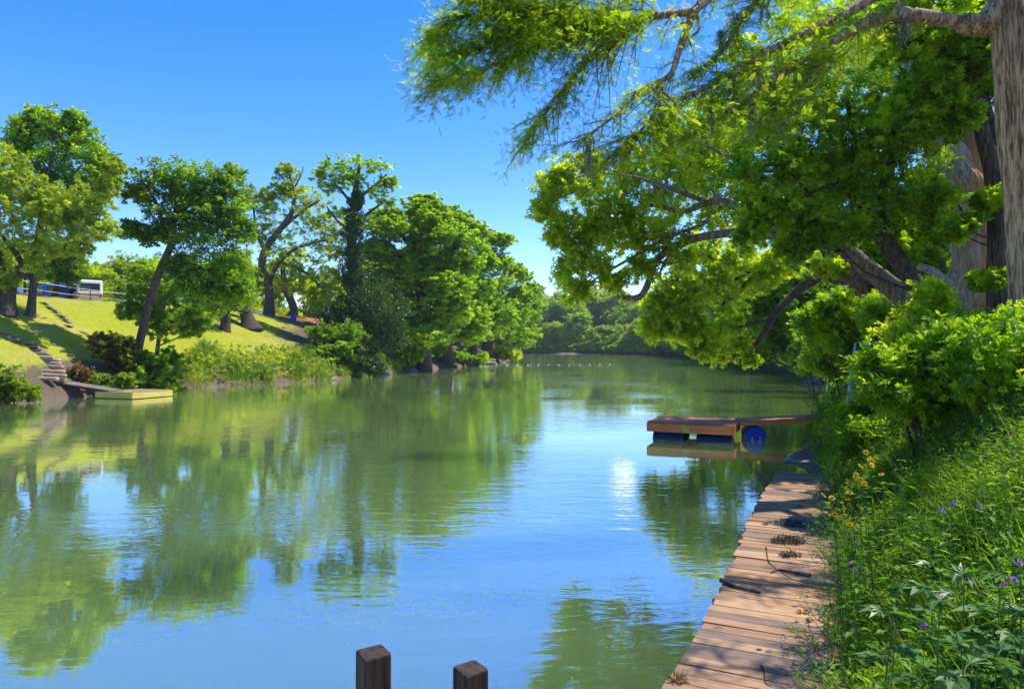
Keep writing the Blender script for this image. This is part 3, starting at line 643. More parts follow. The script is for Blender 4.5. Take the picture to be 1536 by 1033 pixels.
PR = [proto('broadleaf_tree', 'x', M['leaf_far'], 31), proto('broadleaf_tree', 'x', M['leaf_cyp'], 32, h=15, w=5, flat=.35, tmpl=T_SPRIG), proto('broadleaf_tree', 'x', M['leaf_mid'], 33, h=13, w=6), proto('broadleaf_tree', 'x', M['leaf_yel'], 34, h=12, w=5.5, per=14), proto('broadleaf_tree', 'x', M['leaf_sun'], 35, h=13, w=5.5, per=16)]
PR.append(proto('bush', 'x', M['leaf_mid'], 36, h=4.2, w=3.4, clumps=22, per=24, leaf=.34, limbr=.02))
used = [False]*6
KIND = ['dull dark green', 'feathery fresh green', 'rounded mid green', 'pale yellow green', 'bright sunlit green', 'leafy']
prg = rng(77)
def place(k, x, y, s, label, group, sz=None):
    z = gz1(x, y)-.1; rz = prg.uniform(0, 6.28)
    if not used[k]:
        used[k] = True; o = PR[k]; o.location = (x, y, z); o.rotation_euler = (0, 0, rz); o.scale = (s, s, sz or s); tag(o, label, 'tree', group); return o
    return copy_tree(PR[k], (x, y, z), rz, s, label, group, sz)
# beyond the lawn and car park: (u, distance, top v, kind)
for i, (u, d, tv, k) in enumerate([(-60, 75, 330, 2), (5, 82, 370, 4), (60, 88, 385, 4), (110, 84, 386, 0), (150, 78, 392, 4), (185, 92, 380, 3), (215, 80, 388, 0), (255, 95, 378, 4), (140, 110, 378, 2), (80, 112, 372, 2),
                                  (300, 90, 385, 4), (345, 100, 370, 4), (380, 110, 385, 4), (420, 112, 400, 4), (455, 118, 398, 4), (495, 112, 402, 3), (535, 120, 390, 2), (580, 125, 380, 1), (30, 120, 360, 0), (200, 125, 384, 2), (260, 130, 380, 0), (320, 130, 382, 2), (625, 130, 360, 1), (670, 135, 365, 1), (715, 150, 390, 1)]):
    h = (520-tv)/F*d+HC-6.3; x = (u-768)/F*d
    hp = [14, 15, 13, 12, 13][k]
    place(k, x, d, h/hp, KIND[k]+' tree in the woods behind the left lawn and car park', 'trees behind the left lawn')
# far woods across the river bend
srow = rng(5)
row = []
for i in range(15): row.append((742+i*19+srow.uniform(-5, 5), 296+srow.uniform(0, 10), 448+srow.uniform(-8, 12)))
for i in range(15): row.append((735+i*20+srow.uniform(-6, 6), 330+srow.uniform(0, 25), 441+srow.uniform(-6, 10)))
row += [(995, 262, 440), (1010, 245, 436), (985, 275, 446), (1022, 225, 432), (1035, 205, 430), (1020, 250, 420), (1048, 185, 424), (1060, 170, 425), (1045, 210, 418), (1075, 157, 418), (1085, 180, 400), (965, 285, 452), (900, 310, 432), (930, 308, 438)]
for i, (u, d, tv) in enumerate(row):
    x = (u-768)/F*d; g = gz1(x, d); h = HC+(520-tv)/F*d-g
    k = [0, 1, 0, 2, 0, 1, 3][i % 7]; hp = [14, 15, 13, 12, 13][k]
    place(k, x, d, h/hp*.9, KIND[k]+' tree in the far wall of trees where the river bends', FG, h/hp)
# low edge trees that meet the water there
for i in range(0):
    u = 735+i*15; d = 288 if u < 1000 else 265-i*3; x = (u-768)/F*d
    s0 = river(np.array([x]), np.array([float(d)]))[0][0]
    if s0 < 1: d += 6
    k = [0, 2, 0][i % 3]; s = srow.uniform(.42, .75)
    place(k, (u-768)/F*d, d, s*1.15, 'low bushy '+KIND[k]+' tree at the water edge of the far river bend', 'low trees at the far water edge', s)
def shoreline(i0, i1, step, off, smin, smax, label, group, kinds, seed):
    rr = rng(seed); pts = SA[i0:i1+1, :2]
    for a_, b_ in zip(pts[:-1], pts[1:]):
        L_ = np.linalg.norm(b_-a_); n_ = max(1, int(L_/step)); e_ = (b_-a_)/L_; nn = np.array([-e_[1], e_[0]])
        for q in range(n_):
            c = a_+e_*(q+.5)*L_/n_; o1 = c+nn*off; o2 = c-nn*off
            s1 = river(np.array([o1[0], o2[0]]), np.array([o1[1], o2[1]]))[0]
            o = o1 if s1[0] > s1[1] else o2; k = kinds[rr.integers(len(kinds))]; s = rr.uniform(smin, smax)
            place(k, o[0]+rr.normal()*1.2, o[1]+rr.normal()*.8+1, s*rr.uniform(1.2, 1.6), 'low bushy '+KIND[k]+' '+label, group, s)
shoreline(17, 23, 6.5, 4, .5, 1.15, 'tree at the water edge of the far river bend', 'low trees at the far water edge', [0, 2, 0, 1], 8)
shoreline(23, 25, 5.5, 1.5, .22, .36, 'tree overhanging the right water edge beyond the drooping limb', 'low trees at the right water edge', [0, 2, 4], 9)
# right bank, middle distance
for i, (u, d, tv, k) in enumerate([(1100, 118, 400, 3), (1120, 128, 380, 1), (1125, 102, 395, 2), (1150, 92, 400, 0), (1165, 105, 370, 4), (1185, 82, 385, 2), (1200, 92, 350, 4), (1225, 72, 375, 4), (1240, 80, 340, 3), (1262, 62, 360, 2),
                                  (1290, 55, 340, 4), (1320, 62, 300, 4), (1355, 50, 330, 4), (1400, 55, 300, 3), (1450, 48, 320, 4), (1500, 52, 300, 2), (1550, 45, 300, 4), (1330, 42, 380, 0), (1420, 38, 370, 4), (1500, 36, 360, 4), (1160, 96, 455, 0), (1195, 84, 460, 2), (1135, 108, 460, 0), (1222, 70, 450, 0), (1250, 60, 440, 0)]):
    x = (u-768)/F*d; g = gz1(x, d); h = HC+(520-tv)/F*d-g; hp = [14, 15, 13, 12, 13][k]
    place(k, x, d, h/hp*1.05, KIND[k]+' tree in the wood along the right bank behind the leaning trunks', 'trees along the right bank', h/hp)

def bushes(i0, i1, step, label, group, seed, smin=.5, smax=1.1, off=.9):
    rr = rng(seed); pts = SA[i0:i1+1, :2]
    for a_, b_ in zip(pts[:-1], pts[1:]):
        L_ = np.linalg.norm(b_-a_); n_ = max(1, int(L_/step)); e_ = (b_-a_)/L_; nn = np.array([-e_[1], e_[0]])
        for q in range(n_):
            c = a_+e_*(q+rr.uniform(.2, .8))*L_/n_; c2 = [c+nn*off, c-nn*off]
            s1 = river(np.array([c2[0][0], c2[1][0]]), np.array([c2[0][1], c2[1][1]]))[0]; o = c2[0] if s1[0] > s1[1] else c2[1]; s = rr.uniform(smin, smax)
            b = place(5, o[0], o[1], s*1.1, label, group, s); b['category'] = 'bush'
bushes(17, 23, 3.6, 'leafy bush overhanging the water along the far river bend', 'bushes at the far water edge', 61, .6, 1.2)
bushes(23, 26, 3.6, 'leafy bush at the right water edge beyond the drooping limb', 'bushes at the right water edge', 62, .4, .8)
bushes(6, 10, 5.5, 'leafy bush between the cypress trunks at the left water edge', 'bushes under the left cypress row', 63, .25, .55, 1.6)
# ------------------------------------------------------------------ right bank trees
RG = 'big trees on the near right bank'
# 1. near cypress with the long limb
D = 12.0
trunk1 = TP(D, (1566, 520, 38), (1552, 420, 34), (1541, 300, 31), (1524, 150, 27), (1509, 0, 23), (1500, -200, 20), (1490, -480, 13))
L1 = TP(D, (1506, 40, 15), (1475, 36, 13), (1440, 34, 11), (1390, 26, 11), (1335, 22, 10, 11.7), (1289, 40, 9, 11.4), (1233, 72, 7, 11.2), (1180, 105, 5.5, 11), (1120, 150, 4, 10.8), (1070, 182, 2.5, 10.6), (1010, 215, 1.2, 10.4))
L1b = TP(D, (1260, 58, 5, 11.3), (1245, 85, 3.5, 11), (1215, 120, 2.5, 10.8), (1200, 160, 1.5, 10.6), (1170, 195, .8, 10.5))
L1c = TP(D, (1233, 72, 5, 11.2), (1200, 130, 3, 11), (1170, 150, 2, 10.9), (1130, 190, 1.2, 10.8))
L2 = TP(D, (1500, -150, 12), (1400, -60, 10, 11.8), (1302, 0, 8, 11.6), (1246, 34, 7, 11.4), (1175, 66, 6, 11.1), (1116, 99, 4.5, 10.9), (1078, 124, 3.5, 10.8), (1020, 150, 2.2, 10.6), (975, 190, 1.2, 10.5))
L3 = TP(D, (1500, -180, 12), (1300, -130, 10, 11.5), (1130, -60, 8, 11), (1061, 0, 7, 10.7), (1040, 21, 6.5, 10.6), (1019, 75, 5, 10.4), (1010, 105, 4.2, 10.3), (995, 120, 3.8, 10.3), (962, 135, 3.2, 10.1), (930, 168, 2.4, 10), (893, 195, 1.8, 9.9), (863, 217, 1, 9.8))
L3b = TP(D, (995, 120, 3, 10.3), (986, 162, 2.4, 10.2), (960, 198, 1.6, 10.1), (915, 246, .8, 10))
L4 = TP(D, (1045, 16, 6, 10.6), (990, 24, 5, 10.4), (944, 27, 4.4, 10.3), (880, 22, 3.4, 10.1), (810, 15, 2.4, 9.9), (760, 0, 1.4, 9.7), (720, -8, .8, 9.6))
L4b = TP(D, (962, 30, 4.2, 10.3), (935, 52, 3.4, 10.2), (908, 75, 3, 10.1), (875, 99, 2.4, 10), (840, 140, 1.7, 9.9), (810, 180, 1.2, 9.8), (783, 222, .6, 9.7))
L5 = TP(D, (990, 24, 3, 10.4), (930, 39, 2.6, 10.1), (870, 48, 2.2, 9.9), (822, 60, 1.8, 9.8), (786, 78, 1.4, 9.7), (750, 96, 1.1, 9.6), (700, 112, .7, 9.5), (660, 122, .4, 9.4))
L6 = TP(D, (944, 27, 2.8, 10.3), (880, 38, 2.4, 10), (786, 45, 1.8, 9.8), (740, 62, 1.4, 9.7), (705, 75, 1, 9.6), (652, 96, .5, 9.5))
L7 = TP(D, (880, 20, 2.2, 10.1), (792, 14, 1.6, 9.8), (735, 18, 1.2, 9.6), (690, 27, .9, 9.5), (652, 55, .4, 9.4))
L8 = TP(D, (1300, -130, 6, 11.5), (1180, -40, 5, 11.3), (1120, 20, 3.6, 11.1), (1085, 75, 2.4, 10.9), (1040, 110, 1.5, 10.8))
L9 = TP(D, (1400, -60, 5, 12), (1320, 40, 3.6, 12.3), (1250, 90, 2.4, 12.2), (1180, 140, 1.4, 12))
L10 = TP(D, (1130, -60, 5, 11), (980, -30, 4, 10.4), (850, -22, 3, 9.9), (760, -20, 2, 9.6), (700, -10, 1, 9.4))
STUB = TP(D, (1045, 22, 3, 10.6), (1048, 45, 2.4, 10.6), (1037, 56, 1.8, 10.6))
STUB2 = TP(D, (962, 30, 3.6, 10.3), (935, 55, 3.2, 10.3), (911, 76, 2.8, 10.3))
LSHADE1 = [(8.75, 12, 9.6, .09), (8.9, 9.8, 9.1, .07), (7.8, 8.5, 8.8, .05), (5.8, 8.7, 8.6, .03), (3.9, 9.3, 8.5, .01)]  # out-of-view limb, added to throw dappled shade on the boardwalk
LSHADE2 = [(8.8, 12, 8.6, .09), (9.5, 9.2, 8.5, .07), (8.4, 7.0, 8.2, .045), (6.0, 6.5, 8.0, .025), (4.2, 6.9, 7.9, .01)]  # second unseen limb, added for the same dappled shade
LO3 = [(8.8, 12, 10.6, .12), (8.4, 13.2, 11.0, .08), (7.4, 14.4, 11.2, .05), (6.4, 15.2, 11.0, .02)]
limbs = [L1, L1b, L1c, L2, L3, L3b, L4, L4b, L5, L6, L7, L8, L9, L10, LSHADE1, LSHADE2, LO3]
def sprays(ca, ta, limb, n, rg, lo=.12, tw=(.4, 1.05), leafl=.17, hang=.25):
    p = smoothline(limb, 6); c = p[:, :3]; sl_ = np.concatenate([[0], np.cumsum(np.linalg.norm(np.diff(c, axis=0), axis=1))])
    tt = rg.uniform(lo, 1, n)*sl_[-1]
    pos = np.stack([np.interp(tt, sl_, c[:, i]) for i in range(3)], -1)
    tg = norm(np.stack([np.interp(tt, sl_, np.gradient(c[:, i])) for i in range(3)], -1))
    side = norm(np.cross(tg, [0, 0, 1]))*rg.choice([-1, 1], n)[:, None]
    dr = norm(tg*rg.uniform(.5, 1.1, n)[:, None]+side*rg.uniform(.1, .9, n)[:, None]+rg.normal(size=(n, 3))*.34+np.array([0, 0, -.04]))
    ln = rg.uniform(*tw, n)*(1-.5*(tt/sl_[-1]))
    K = 12; P_ = []; Dd = []; S = []
    for i in range(n):
        t = np.linspace(0, 1, 4)[:, None]
        q = pos[i]+dr[i]*ln[i]*t+np.array([0, 0, -hang*ln[i]])*t*t
        if True: tube(ta, np.hstack([q, np.linspace(.014, .004, 4)[:, None]]), 3, k=1)
        ts = rg.uniform(.1, 1, K)[:, None]
        b = pos[i]+dr[i]*ln[i]*ts+np.array([0, 0, -hang*ln[i]])*ts*ts
        sd_ = norm(np.cross(dr[i], rg.normal(size=(K, 3))+np.array([0, 0, 2.])))*rg.choice([-1, 1], (K, 1))
        dd = norm(dr[i]*.7+sd_*rg.uniform(.4, 1., (K, 1))+np.array([0, 0, -.25]))
        P_.append(b); Dd.append(dd)
        # secondary position further out on a sub twig
        l2 = rg.uniform(.10, .32, (K, 1)); P_.append(b+dd*l2); Dd.append(norm(dd+np.array([0, 0, -.3])))
    P_ = np.vstack(P_); Dd = np.vstack(Dd)
    scatter(ca, T_SPRAY, P_, leafl*rg.uniform(.6, 1.3, len(P_)), rg, .8, Dd, .42)
rg = rng(101); ta = Acc(); ca = Acc()
tube(ta, ground_trunk(trunk1), 110, .05, rg, k=14, ridge=.035, nr=19)
tube(ta, [(*trunk1[4][:3], .2), (*L1[1][:3], .2), (*L1[2][:3], .16)], 12, .05, rg)
for l in limbs+[STUB, STUB2]: tube(ta, l, 9, .12, rg)
dens_ = {0: 80, 1: 26, 2: 28, 3: 105, 4: 60, 5: 40, 6: 110, 7: 80, 8: 130, 9: 120, 10: 100, 11: 70, 12: 60, 13: 90, 14: 120, 15: 120, 16: 80}
for i, l in enumerate(limbs):
    sprays(ca, ta, l, dens_[i], rg, lo=.45 if i in (3, 4) else .3 if i in (0, 11, 12, 13) else .08, leafl=.10 if i in (7,) else .125)
b1 = np.array(trunk1[0]); b1[2] = gz1(b1[0], b1[1])
r1 = empty('cypress_tree', b1[:3], 'near cypress at the right edge whose long limb reaches across the top of the view', 'tree', RG)
build('trunk', ta, M['bark_cyp'], r1, b1[:3], smooth=True)
build('crown', ca, M['leaf_cypnear'], r1, b1[:3])

# 2. stout two-tone cypress
rg = rng(102); ta = Acc(); ca = Acc(); D = 17
T2 = TP(D, (1480, 520, 46), (1472, 480, 39), (1466, 450, 37), (1461, 425, 36), (1463, 395, 33), (1462, 350, 30), (1458, 310, 29), (1452, 280, 27), (1436, 252, 24), (1412, 220, 21), (1388, 180, 18), (1370, 120, 14), (1360, 40, 9))
T2b = TP(D, (1456, 300, 24), (1458, 260, 21), (1462, 200, 18), (1466, 100, 14), (1462, -40, 10), (1460, -200, 5))
T2c = TP(D, (1450, 445, 10), (1425, 428, 8), (1400, 408, 7), (1380, 400, 5))
tube(ta, ground_trunk(T2), 110, .12, rg, k=10, ridge=.03, nr=23); tube(ta, T2b, 16, .08, rg, k=5); tube(ta, T2c, 10, .08, rg)
grow(ta, ca, [T2b, T2], Bs(17, (1440, -60, 90, 40), (1340, -20, 80, 40), (1500, 10, 60, 40), (1380, 60, 70, 36, 1), (1330, 110, 50, 26, 2), (1440, 130, 60, 30, 3), (1500, 180, 50, 30, 3), (1280, 30, 60, 30, 1), (1200, -40, 80, 30, 1)), rg, leaf=.20, tmpl=T_SPRAY, clumps=24, per=26, cr=.34, flat=.4, tilt=.5, spr=1.4)
b2 = np.array(T2[0]); b2[2] = gz1(b2[0], b2[1])
r2 = empty('cypress_tree', b2[:3], 'stout cypress, bare trunk grey on the left half and orange brown on the right', 'tree', RG)
build('trunk', ta, M['bark_two'], r2, b2[:3], smooth=True); build('crown', ca, M['leaf_mid'], r2, b2[:3])

small = dict(leaf=.13, tmpl=T_SPRIG, cr=.27, flat=.7, tilt=.8, limbr=.02, twigs=10)
# 3. thin double trunk
tree('slender_tree', 'thin dark double trunk between the stout cypress and the right edge cypress', 'tree',
     [TP(14.5, (1500, 510, 16), (1497, 420, 14), (1499, 330, 14), (1490, 255, 13), (1476, 210, 11), (1464, 150, 9), (1438, 95, 7), (1425, 70, 5)), TP(14.5, (1504, 440, 9), (1512, 380, 10), (1513, 330, 9), (1503, 250, 8), (1480, 160, 6), (1466, 60, 5), (1466, 0, 3)), TP(14.5, (1440, 95, 5), (1410, 130, 4), (1380, 165, 3), (1360, 178, 2)), TP(14.5, (1440, 92, 4), (1480, 60, 3.5), (1500, 48, 3))],
     Bs(14.5, (1430, 60, 55), (1480, 100, 45), (1390, 150, 45), (1350, 180, 40), (1430, 170, 40), (1500, 30, 40), (1395, 300, 40, 20), (1490, 300, 26, 16), (1350, 40, 50), (1420, 340, 36, 18), (1480, 420, 22, 12)),
     M['leaf_shrub'], M['bark_dark'], RG, 103, clumps=46, per=30, nside=12, **small)
# 4. leaning tree over the river
Dn = 17
t4 = TP(Dn, (1384, 500, 18), (1372, 470, 16), (1345, 438, 15), (1300, 402, 13), (1268, 376, 11), (1238, 364, 10), (1200, 356, 9), (1160, 352, 8, 17.5), (1112, 348, 7, 18), (1076, 352, 6.5, 18.3), (1042, 358, 6, 18.6), (1010, 371, 5.5, 18.8), (984, 392, 5.5, 19), (972, 425, 5, 19), (958, 446, 5, 19), (926, 446, 3.6, 19))
br = [TP(Dn, (1190, 356, 8), (1150, 330, 7, 17.6), (1105, 310, 6.5, 18), (1083, 303, 6, 18.2), (1059, 305, 5, 18.4), (1022, 318, 4, 18.6), (980, 308, 3, 18.8), (930, 318, 2, 19), (872, 298, 1.2, 19)),
      TP(Dn, (1083, 305, 4, 18.2), (1055, 335, 3, 18.4), (1000, 357, 3, 18.6), (960, 380, 2.4, 18.8), (915, 405, 1.6, 19), (872, 432, 1, 19)),
      TP(Dn, (1010, 371, 3.5, 18.8), (945, 370, 2.6, 19), (885, 345, 1.8, 19.2), (842, 318, 1, 19.3)),
      TP(Dn, (1059, 303, 4, 18.3), (1010, 285, 3, 18), (950, 265, 2, 17.8), (880, 262, 1.4, 17.6), (835, 285, .8, 17.6)),
      TP(Dn, (1238, 364, 8), (1225, 330, 6), (1180, 290, 5), (1120, 250, 4), (1060, 220, 2.5), (1000, 200, 1.4)),
      TP(Dn, (984, 392, 3, 19), (1010, 395, 2, 19), (1025, 380, 1.4, 19)), TP(Dn, (1010, 371, 3, 18.8), (990, 410, 1.6, 18.8), (1000, 430, 1, 18.8))]
tree('leaning_tree', 'leaning tree whose long bare limb bends down over the river with sparse bright leaves', 'tree', [t4]+br,
     Bs(18.8, (825, 290, 20), (842, 262, 18), (815, 315, 16), (850, 340, 20), (868, 375, 22), (835, 352, 14), (880, 285, 28), (905, 320, 26), (930, 352, 26), (930, 285, 28), (950, 255, 24), (985, 290, 26), (1000, 330, 28), (975, 355, 22), (1000, 245, 26), (1045, 265, 34), (1040, 225, 30), (895, 395, 22), (868, 432, 16, 18), (850, 410, 14), (920, 420, 18, 14), (960, 400, 16), (1000, 205, 24), (1070, 330, 30), (1085, 230, 34), (1100, 285, 34), (1020, 385, 22), (890, 345, 18), (945, 325, 20), (1060, 180, 30), (885, 245, 16)),
     M['leaf_sun'], M['bark_lean'], RG, 104, clumps=17, per=9, nside=12, leaf=.155, tmpl=T_SPRIG, cr=.34, flat=.75, tilt=.9, limbr=.025, twigs=12, fill=.05, spr=2.6)
# 5. dense dark tree in front of it
t5 = TP(15.5, (1396, 500, 15), (1380, 440, 12), (1340, 370, 9), (1308, 328, 7), (1287, 299, 6), (1275, 256, 5), (1281, 209, 4), (1270, 150, 3))
dk = Bs(15.5, (1118, 248, 36), (1150, 205, 44), (1195, 262, 48), (1132, 300, 34, 26), (1225, 205, 50), (1258, 262, 46), (1185, 322, 42, 30), (1232, 335, 40, 26), (1300, 300, 46), (1305, 225, 46), (1255, 150, 46), (1330, 165, 46), (1365, 235, 44), (1205, 150, 40), (1350, 305, 40), (1125, 350, 24, 16), (1195, 372, 26, 16), (1270, 345, 36, 24))
tree('dense_tree', 'dense dark green tree with small leaves in front of the leaning limb', 'tree',
     [t5, TP(15.5, (1290, 305, 5), (1265, 285, 4), (1245, 278, 3), (1215, 290, 2)), TP(15.5, (1276, 250, 4), (1255, 240, 3), (1240, 250, 2), (1215, 230, 2)), TP(15.5, (1340, 370, 7), (1320, 300, 5), (1340, 230, 4), (1360, 170, 2))],
     dk, M['leaf_shrub'], M['bark_dark'], RG, 105, clumps=26, per=26, nside=10, spr=1.6, **dict(small, leaf=.10))
# 6. trees behind giving the sunlit depth
tree('leafy_tree', 'sunlit bright green tree filling the sky above and behind the dense dark tree', 'tree',
     [TP(26, (1330, 470, 10), (1280, 380, 8), (1220, 280, 6), (1160, 180, 4), (1120, 100, 2)), TP(26, (1280, 380, 6), (1320, 260, 5), (1360, 130, 3), (1380, 40, 2))],
     Bs(26, (1085, 190, 38), (1105, 150, 38), (1060, 220, 30), (1150, 120, 46), (1150, 175, 40), (1120, 85, 34), (1210, 75, 50), (1220, 150, 45), (1290, 90, 55), (1370, 50, 55), (1450, 60, 55), (1520, 90, 45), (1420, 180, 50), (1500, 210, 45), (1330, 180, 50), (1290, 20, 50), (1190, 20, 40), (1400, -20, 60), (1500, -10, 60), (1040, 262, 24)),
     M['leaf_sun'], M['bark_grey'], RG, 106, clumps=20, per=20, spr=1.6, leaf=.17, tmpl=T_SPRIG, cr=.27, tilt=.9)
tree('leafy_tree', 'green tree behind the stout two tone cypress', 'tree',
     [TP(22, (1420, 480, 9), (1410, 400, 8), (1420, 300, 6), (1440, 200, 4)), TP(22, (1410, 400, 5), (1360, 340, 4), (1320, 300, 2))],
     Bs(22, (1390, 380, 34), (1350, 400, 34), (1420, 330, 34), (1350, 340, 36), (1500, 300, 40), (1520, 380, 36), (1500, 430, 26), (1400, 270, 34), (1440, 200, 40), (1310, 380, 26), (1320, 430, 24), (1420, 430, 24)),
     M['leaf_shrub'], M['bark_grey'], RG, 107, clumps=30, per=20, leaf=.15, tmpl=T_SPRIG, cr=.27, tilt=.9)
# 7. leaning bare trunks
tree('leaning_tree', 'pale grey trunk leaning left beside the bare brown leaning limb', 'tree',
     [TP(18, (1412, 490, 14), (1392, 450, 12), (1365, 415, 11), (1345, 385, 10), (1325, 355, 9), (1300, 310, 7), (1285, 250, 4)), TP(18, (1385, 440, 7), (1350, 405, 6), (1310, 350, 5), (1300, 330, 3))],
     Bs(18, (1285, 240, 30), (1310, 290, 26), (1330, 330, 22), (1260, 280, 24), (1340, 360, 18)), M['leaf_shrub'], M['bark_grey'], RG, 108, clumps=30, per=18, **small)
tree('leaning_tree', 'reddish brown trunk leaning left behind the bare leaning limb', 'tree',
     [TP(22, (1318, 510, 22), (1304, 470, 18), (1290, 435, 16), (1268, 400, 13), (1250, 370, 11), (1225, 320, 8), (1200, 260, 4))],
     Bs(22, (1200, 250, 34), (1160, 290, 34), (1225, 300, 30), (1130, 330, 28), (1180, 340, 30), (1240, 340, 24), (1245, 400, 20, 14)), M['leaf_sun'], bark('red_brown_bark', (.09, .045, .03), (.26, .15, .10)), RG, 109, clumps=32, per=18, leaf=.14, tmpl=T_SPRIG, cr=.26, tilt=.9)
# 8. drooping vine clad limb with bright leaves near the water
t8 = TP(31, (1310, 505, 12), (1285, 450, 10), (1245, 415, 8), (1205, 430, 7), (1180, 452, 6), (1160, 475, 5.5), (1138, 512, 5), (1112, 530, 4), (1090, 540, 2))
tree('drooping_tree', 'tree bending to the water, its rough dark limb tipped with bright leaves', 'tree',
     [t8, TP(31, (1245, 415, 6), (1180, 380, 5), (1150, 392, 4.5), (1122, 424, 4), (1104, 441, 3.5), (1080, 459, 2.5)), TP(31, (1150, 392, 4), (1120, 410, 3), (1060, 440, 2), (1000, 462, 1.2)), TP(31, (1245, 415, 5), (1230, 370, 4), (1170, 350, 3), (1110, 360, 2)), TP(31, (1160, 475, 3), (1110, 490, 2.4), (1050, 500, 1.6))],
     Bs(31, (1040, 505, 20, 14), (1060, 490, 22, 14), (1085, 500, 22, 16), (1095, 475, 22), (1050, 525, 13, 12), (1075, 530, 14, 12), (1110, 520, 16), (1125, 540, 10, 6), (1030, 480, 18), (1000, 462, 24), (980, 490, 16, 18), (1000, 435, 24), (1035, 445, 26), (1060, 415, 26), (1030, 400, 24), (1090, 430, 24), (1100, 395, 28), (1145, 420, 22), (1060, 375, 26), (985, 450, 16), (1130, 365, 26), (1165, 395, 22), (1010, 500, 14, 14)),
     M['leaf_sun'], M['bark_dark'], RG, 110, clumps=14, per=16, spr=2.0, leaf=.22, tmpl=T_SPRIG, cr=.27, tilt=.9, limbr=.03, twigs=9)
tree('bank_tree', 'dark green tree with drooping foliage behind the rough drooping limb', 'tree',
     [TP(44, (1300, 525, 7), (1262, 490, 6), (1205, 450, 5), (1190, 410, 3)), TP(44, (1310, 530, 6), (1272, 500, 5), (1218, 470, 4), (1210, 440, 3))],
     Bs(44, (1150, 500, 26, 34), (1175, 470, 26), (1170, 520, 22, 20), (1140, 530, 20, 14), (1195, 440, 30), (1150, 440, 26), (1210, 480, 24), (1120, 470, 24), (1195, 400, 30), (1240, 440, 26)), M['leaf_dark'], M['bark_dark'], RG, 111, clumps=30, per=26, leaf=.2, tmpl=T_SPRIG)
tree('bank_tree', 'sunlit leafy sapling at the right bank water edge beyond the gangway', 'tree',
     [TP(48, (1275, 545, 4), (1240, 515, 3), (1205, 495, 2))], Bs(48, (1190, 500, 18, 22), (1205, 530, 16, 16), (1180, 535, 14, 12), (1195, 470, 16), (1215, 505, 14), (1172, 515, 12)), M['leaf_sun'], M['bark_dark'], RG, 112, clumps=20, per=18, leaf=.2, tmpl=T_SPRIG)
# ------------------------------------------------------------------ built things
def unit(a): a = np.asarray(a, float); return a/np.linalg.norm(a)
def frame(e1, up=(0, 0, 1)):
    e1 = unit(e1); e2 = unit(np.cross(up, e1)); e3 = np.cross(e1, e2); return np.array([e1, e2, e3])
def cyl(acc, a, b, r, n=20, r2=None):
    a = np.asarray(a, float); b = np.asarray(b, float); tube(acc, [(*a, r), (*b, r if r2 is None else r2)], n, k=1)

# board walk along the right bank
rg = rng(201)
A0 = np.array([-1.15, .1]); A1 = np.array([5.13, 13.28]); e = unit(A1-A0); pr_ = np.array([e[1], -e[0]]); ln = np.linalg.norm(A1-A0)
bw = empty('boardwalk', (A0[0], A0[1], 0), 'weathered brown plank boardwalk running along the right bank at water level', 'boardwalk')
ac = Acc(); pitch = .148; DZ = .40; org = np.array([A0[0], A0[1], 0])
# local frame of the boardwalk: x across the boards, y along it
for i in range(int(ln/pitch)):
    s = (i+.5)*pitch; w = 1.20+rg.uniform(-.02, .025)+.05*math.sin(s*.7); x0 = rg.uniform(-.025, .02)+.03*math.sin(s*.9+1)
    yaw = rg.normal()*.006; c, sn = math.cos(yaw), math.sin(yaw); tl = rg.normal()*.004
    ax = np.array([[c, sn, tl], [-sn, c, rg.normal()*.01], [-tl, 0, 1]])
    box(ac, (x0+w/2, s, DZ-.018+rg.uniform(-.004, .004)), (w, pitch-rg.uniform(.008, .017), .036), ax=ax)
def lb(o):
    o.rotation_euler = (0, 0, math.atan2(-e[0], e[1])); return o
lb(bw)
dk_ = build('deck', ac, M['plank'], bw)
ac = Acc()
for xo in (.06, .6, 1.14): box(ac, (xo, ln/2, DZ-.036-.075), (.045, ln-.1, .145))
build('joist', ac, M['post'], bw)
for k in range(7):
    for xo in (.02, 1.18):
        ac = Acc(); box(ac, (xo, .6+k*2.25, -.45), (.09, .09, 1.5)); build('pile', ac, M['post'], bw)
def BW(x, s, z=0): return np.array([A0[0]+pr_[0]*x+e[0]*s, A0[1]+pr_[1]*x+e[1]*s, DZ+z])
def onwalk(u, v):
    d = (HC-DZ)*F/(v-520); return np.array([(u-768)/F*d, d, DZ])

# twigs, moss and leaves lying on the boards
def stick(label, pix, r, seed, name='fallen_stick', lift=.012, m='bark_grey'):
    a = Acc(); pts = []
    rs = np.linspace(r, r*.45, len(pix))
    for (u, v), q in zip(pix, rs): p = onwalk(u, v); pts.append((p[0], p[1], p[2]+q+.002, q))
    tube(a, pts, 7, .25, rng(seed), k=4)
    o = build(name, a, M[m], None, pts[0][:3], smooth=True); tag(o, label, 'stick', 'sticks lying on the boardwalk'); return o
stick('thick curved stick lying across the boards beside the overhanging weeds', [(1216, 866), (1198, 862), (1180, 858), (1166, 856), (1157, 860)], .020, 1)
stick('dark rotten stick lying half over the water side edge of the boardwalk', [(1081, 873), (1098, 880), (1120, 886), (1141, 890)], .022, 2, m='bark_dark')
stick('long thin twig crossing the thick curved stick on the boards', [(1149, 820), (1152, 840), (1160, 850), (1172, 858), (1186, 868), (1205, 873), (1226, 877)], .006, 3, m='bark_dark')
stick('thin bent twig on the boards nearest the bottom of the view', [(1142, 998), (1146, 1010), (1148, 1024), (1158, 1031)], .006, 4, m='bark_dark')
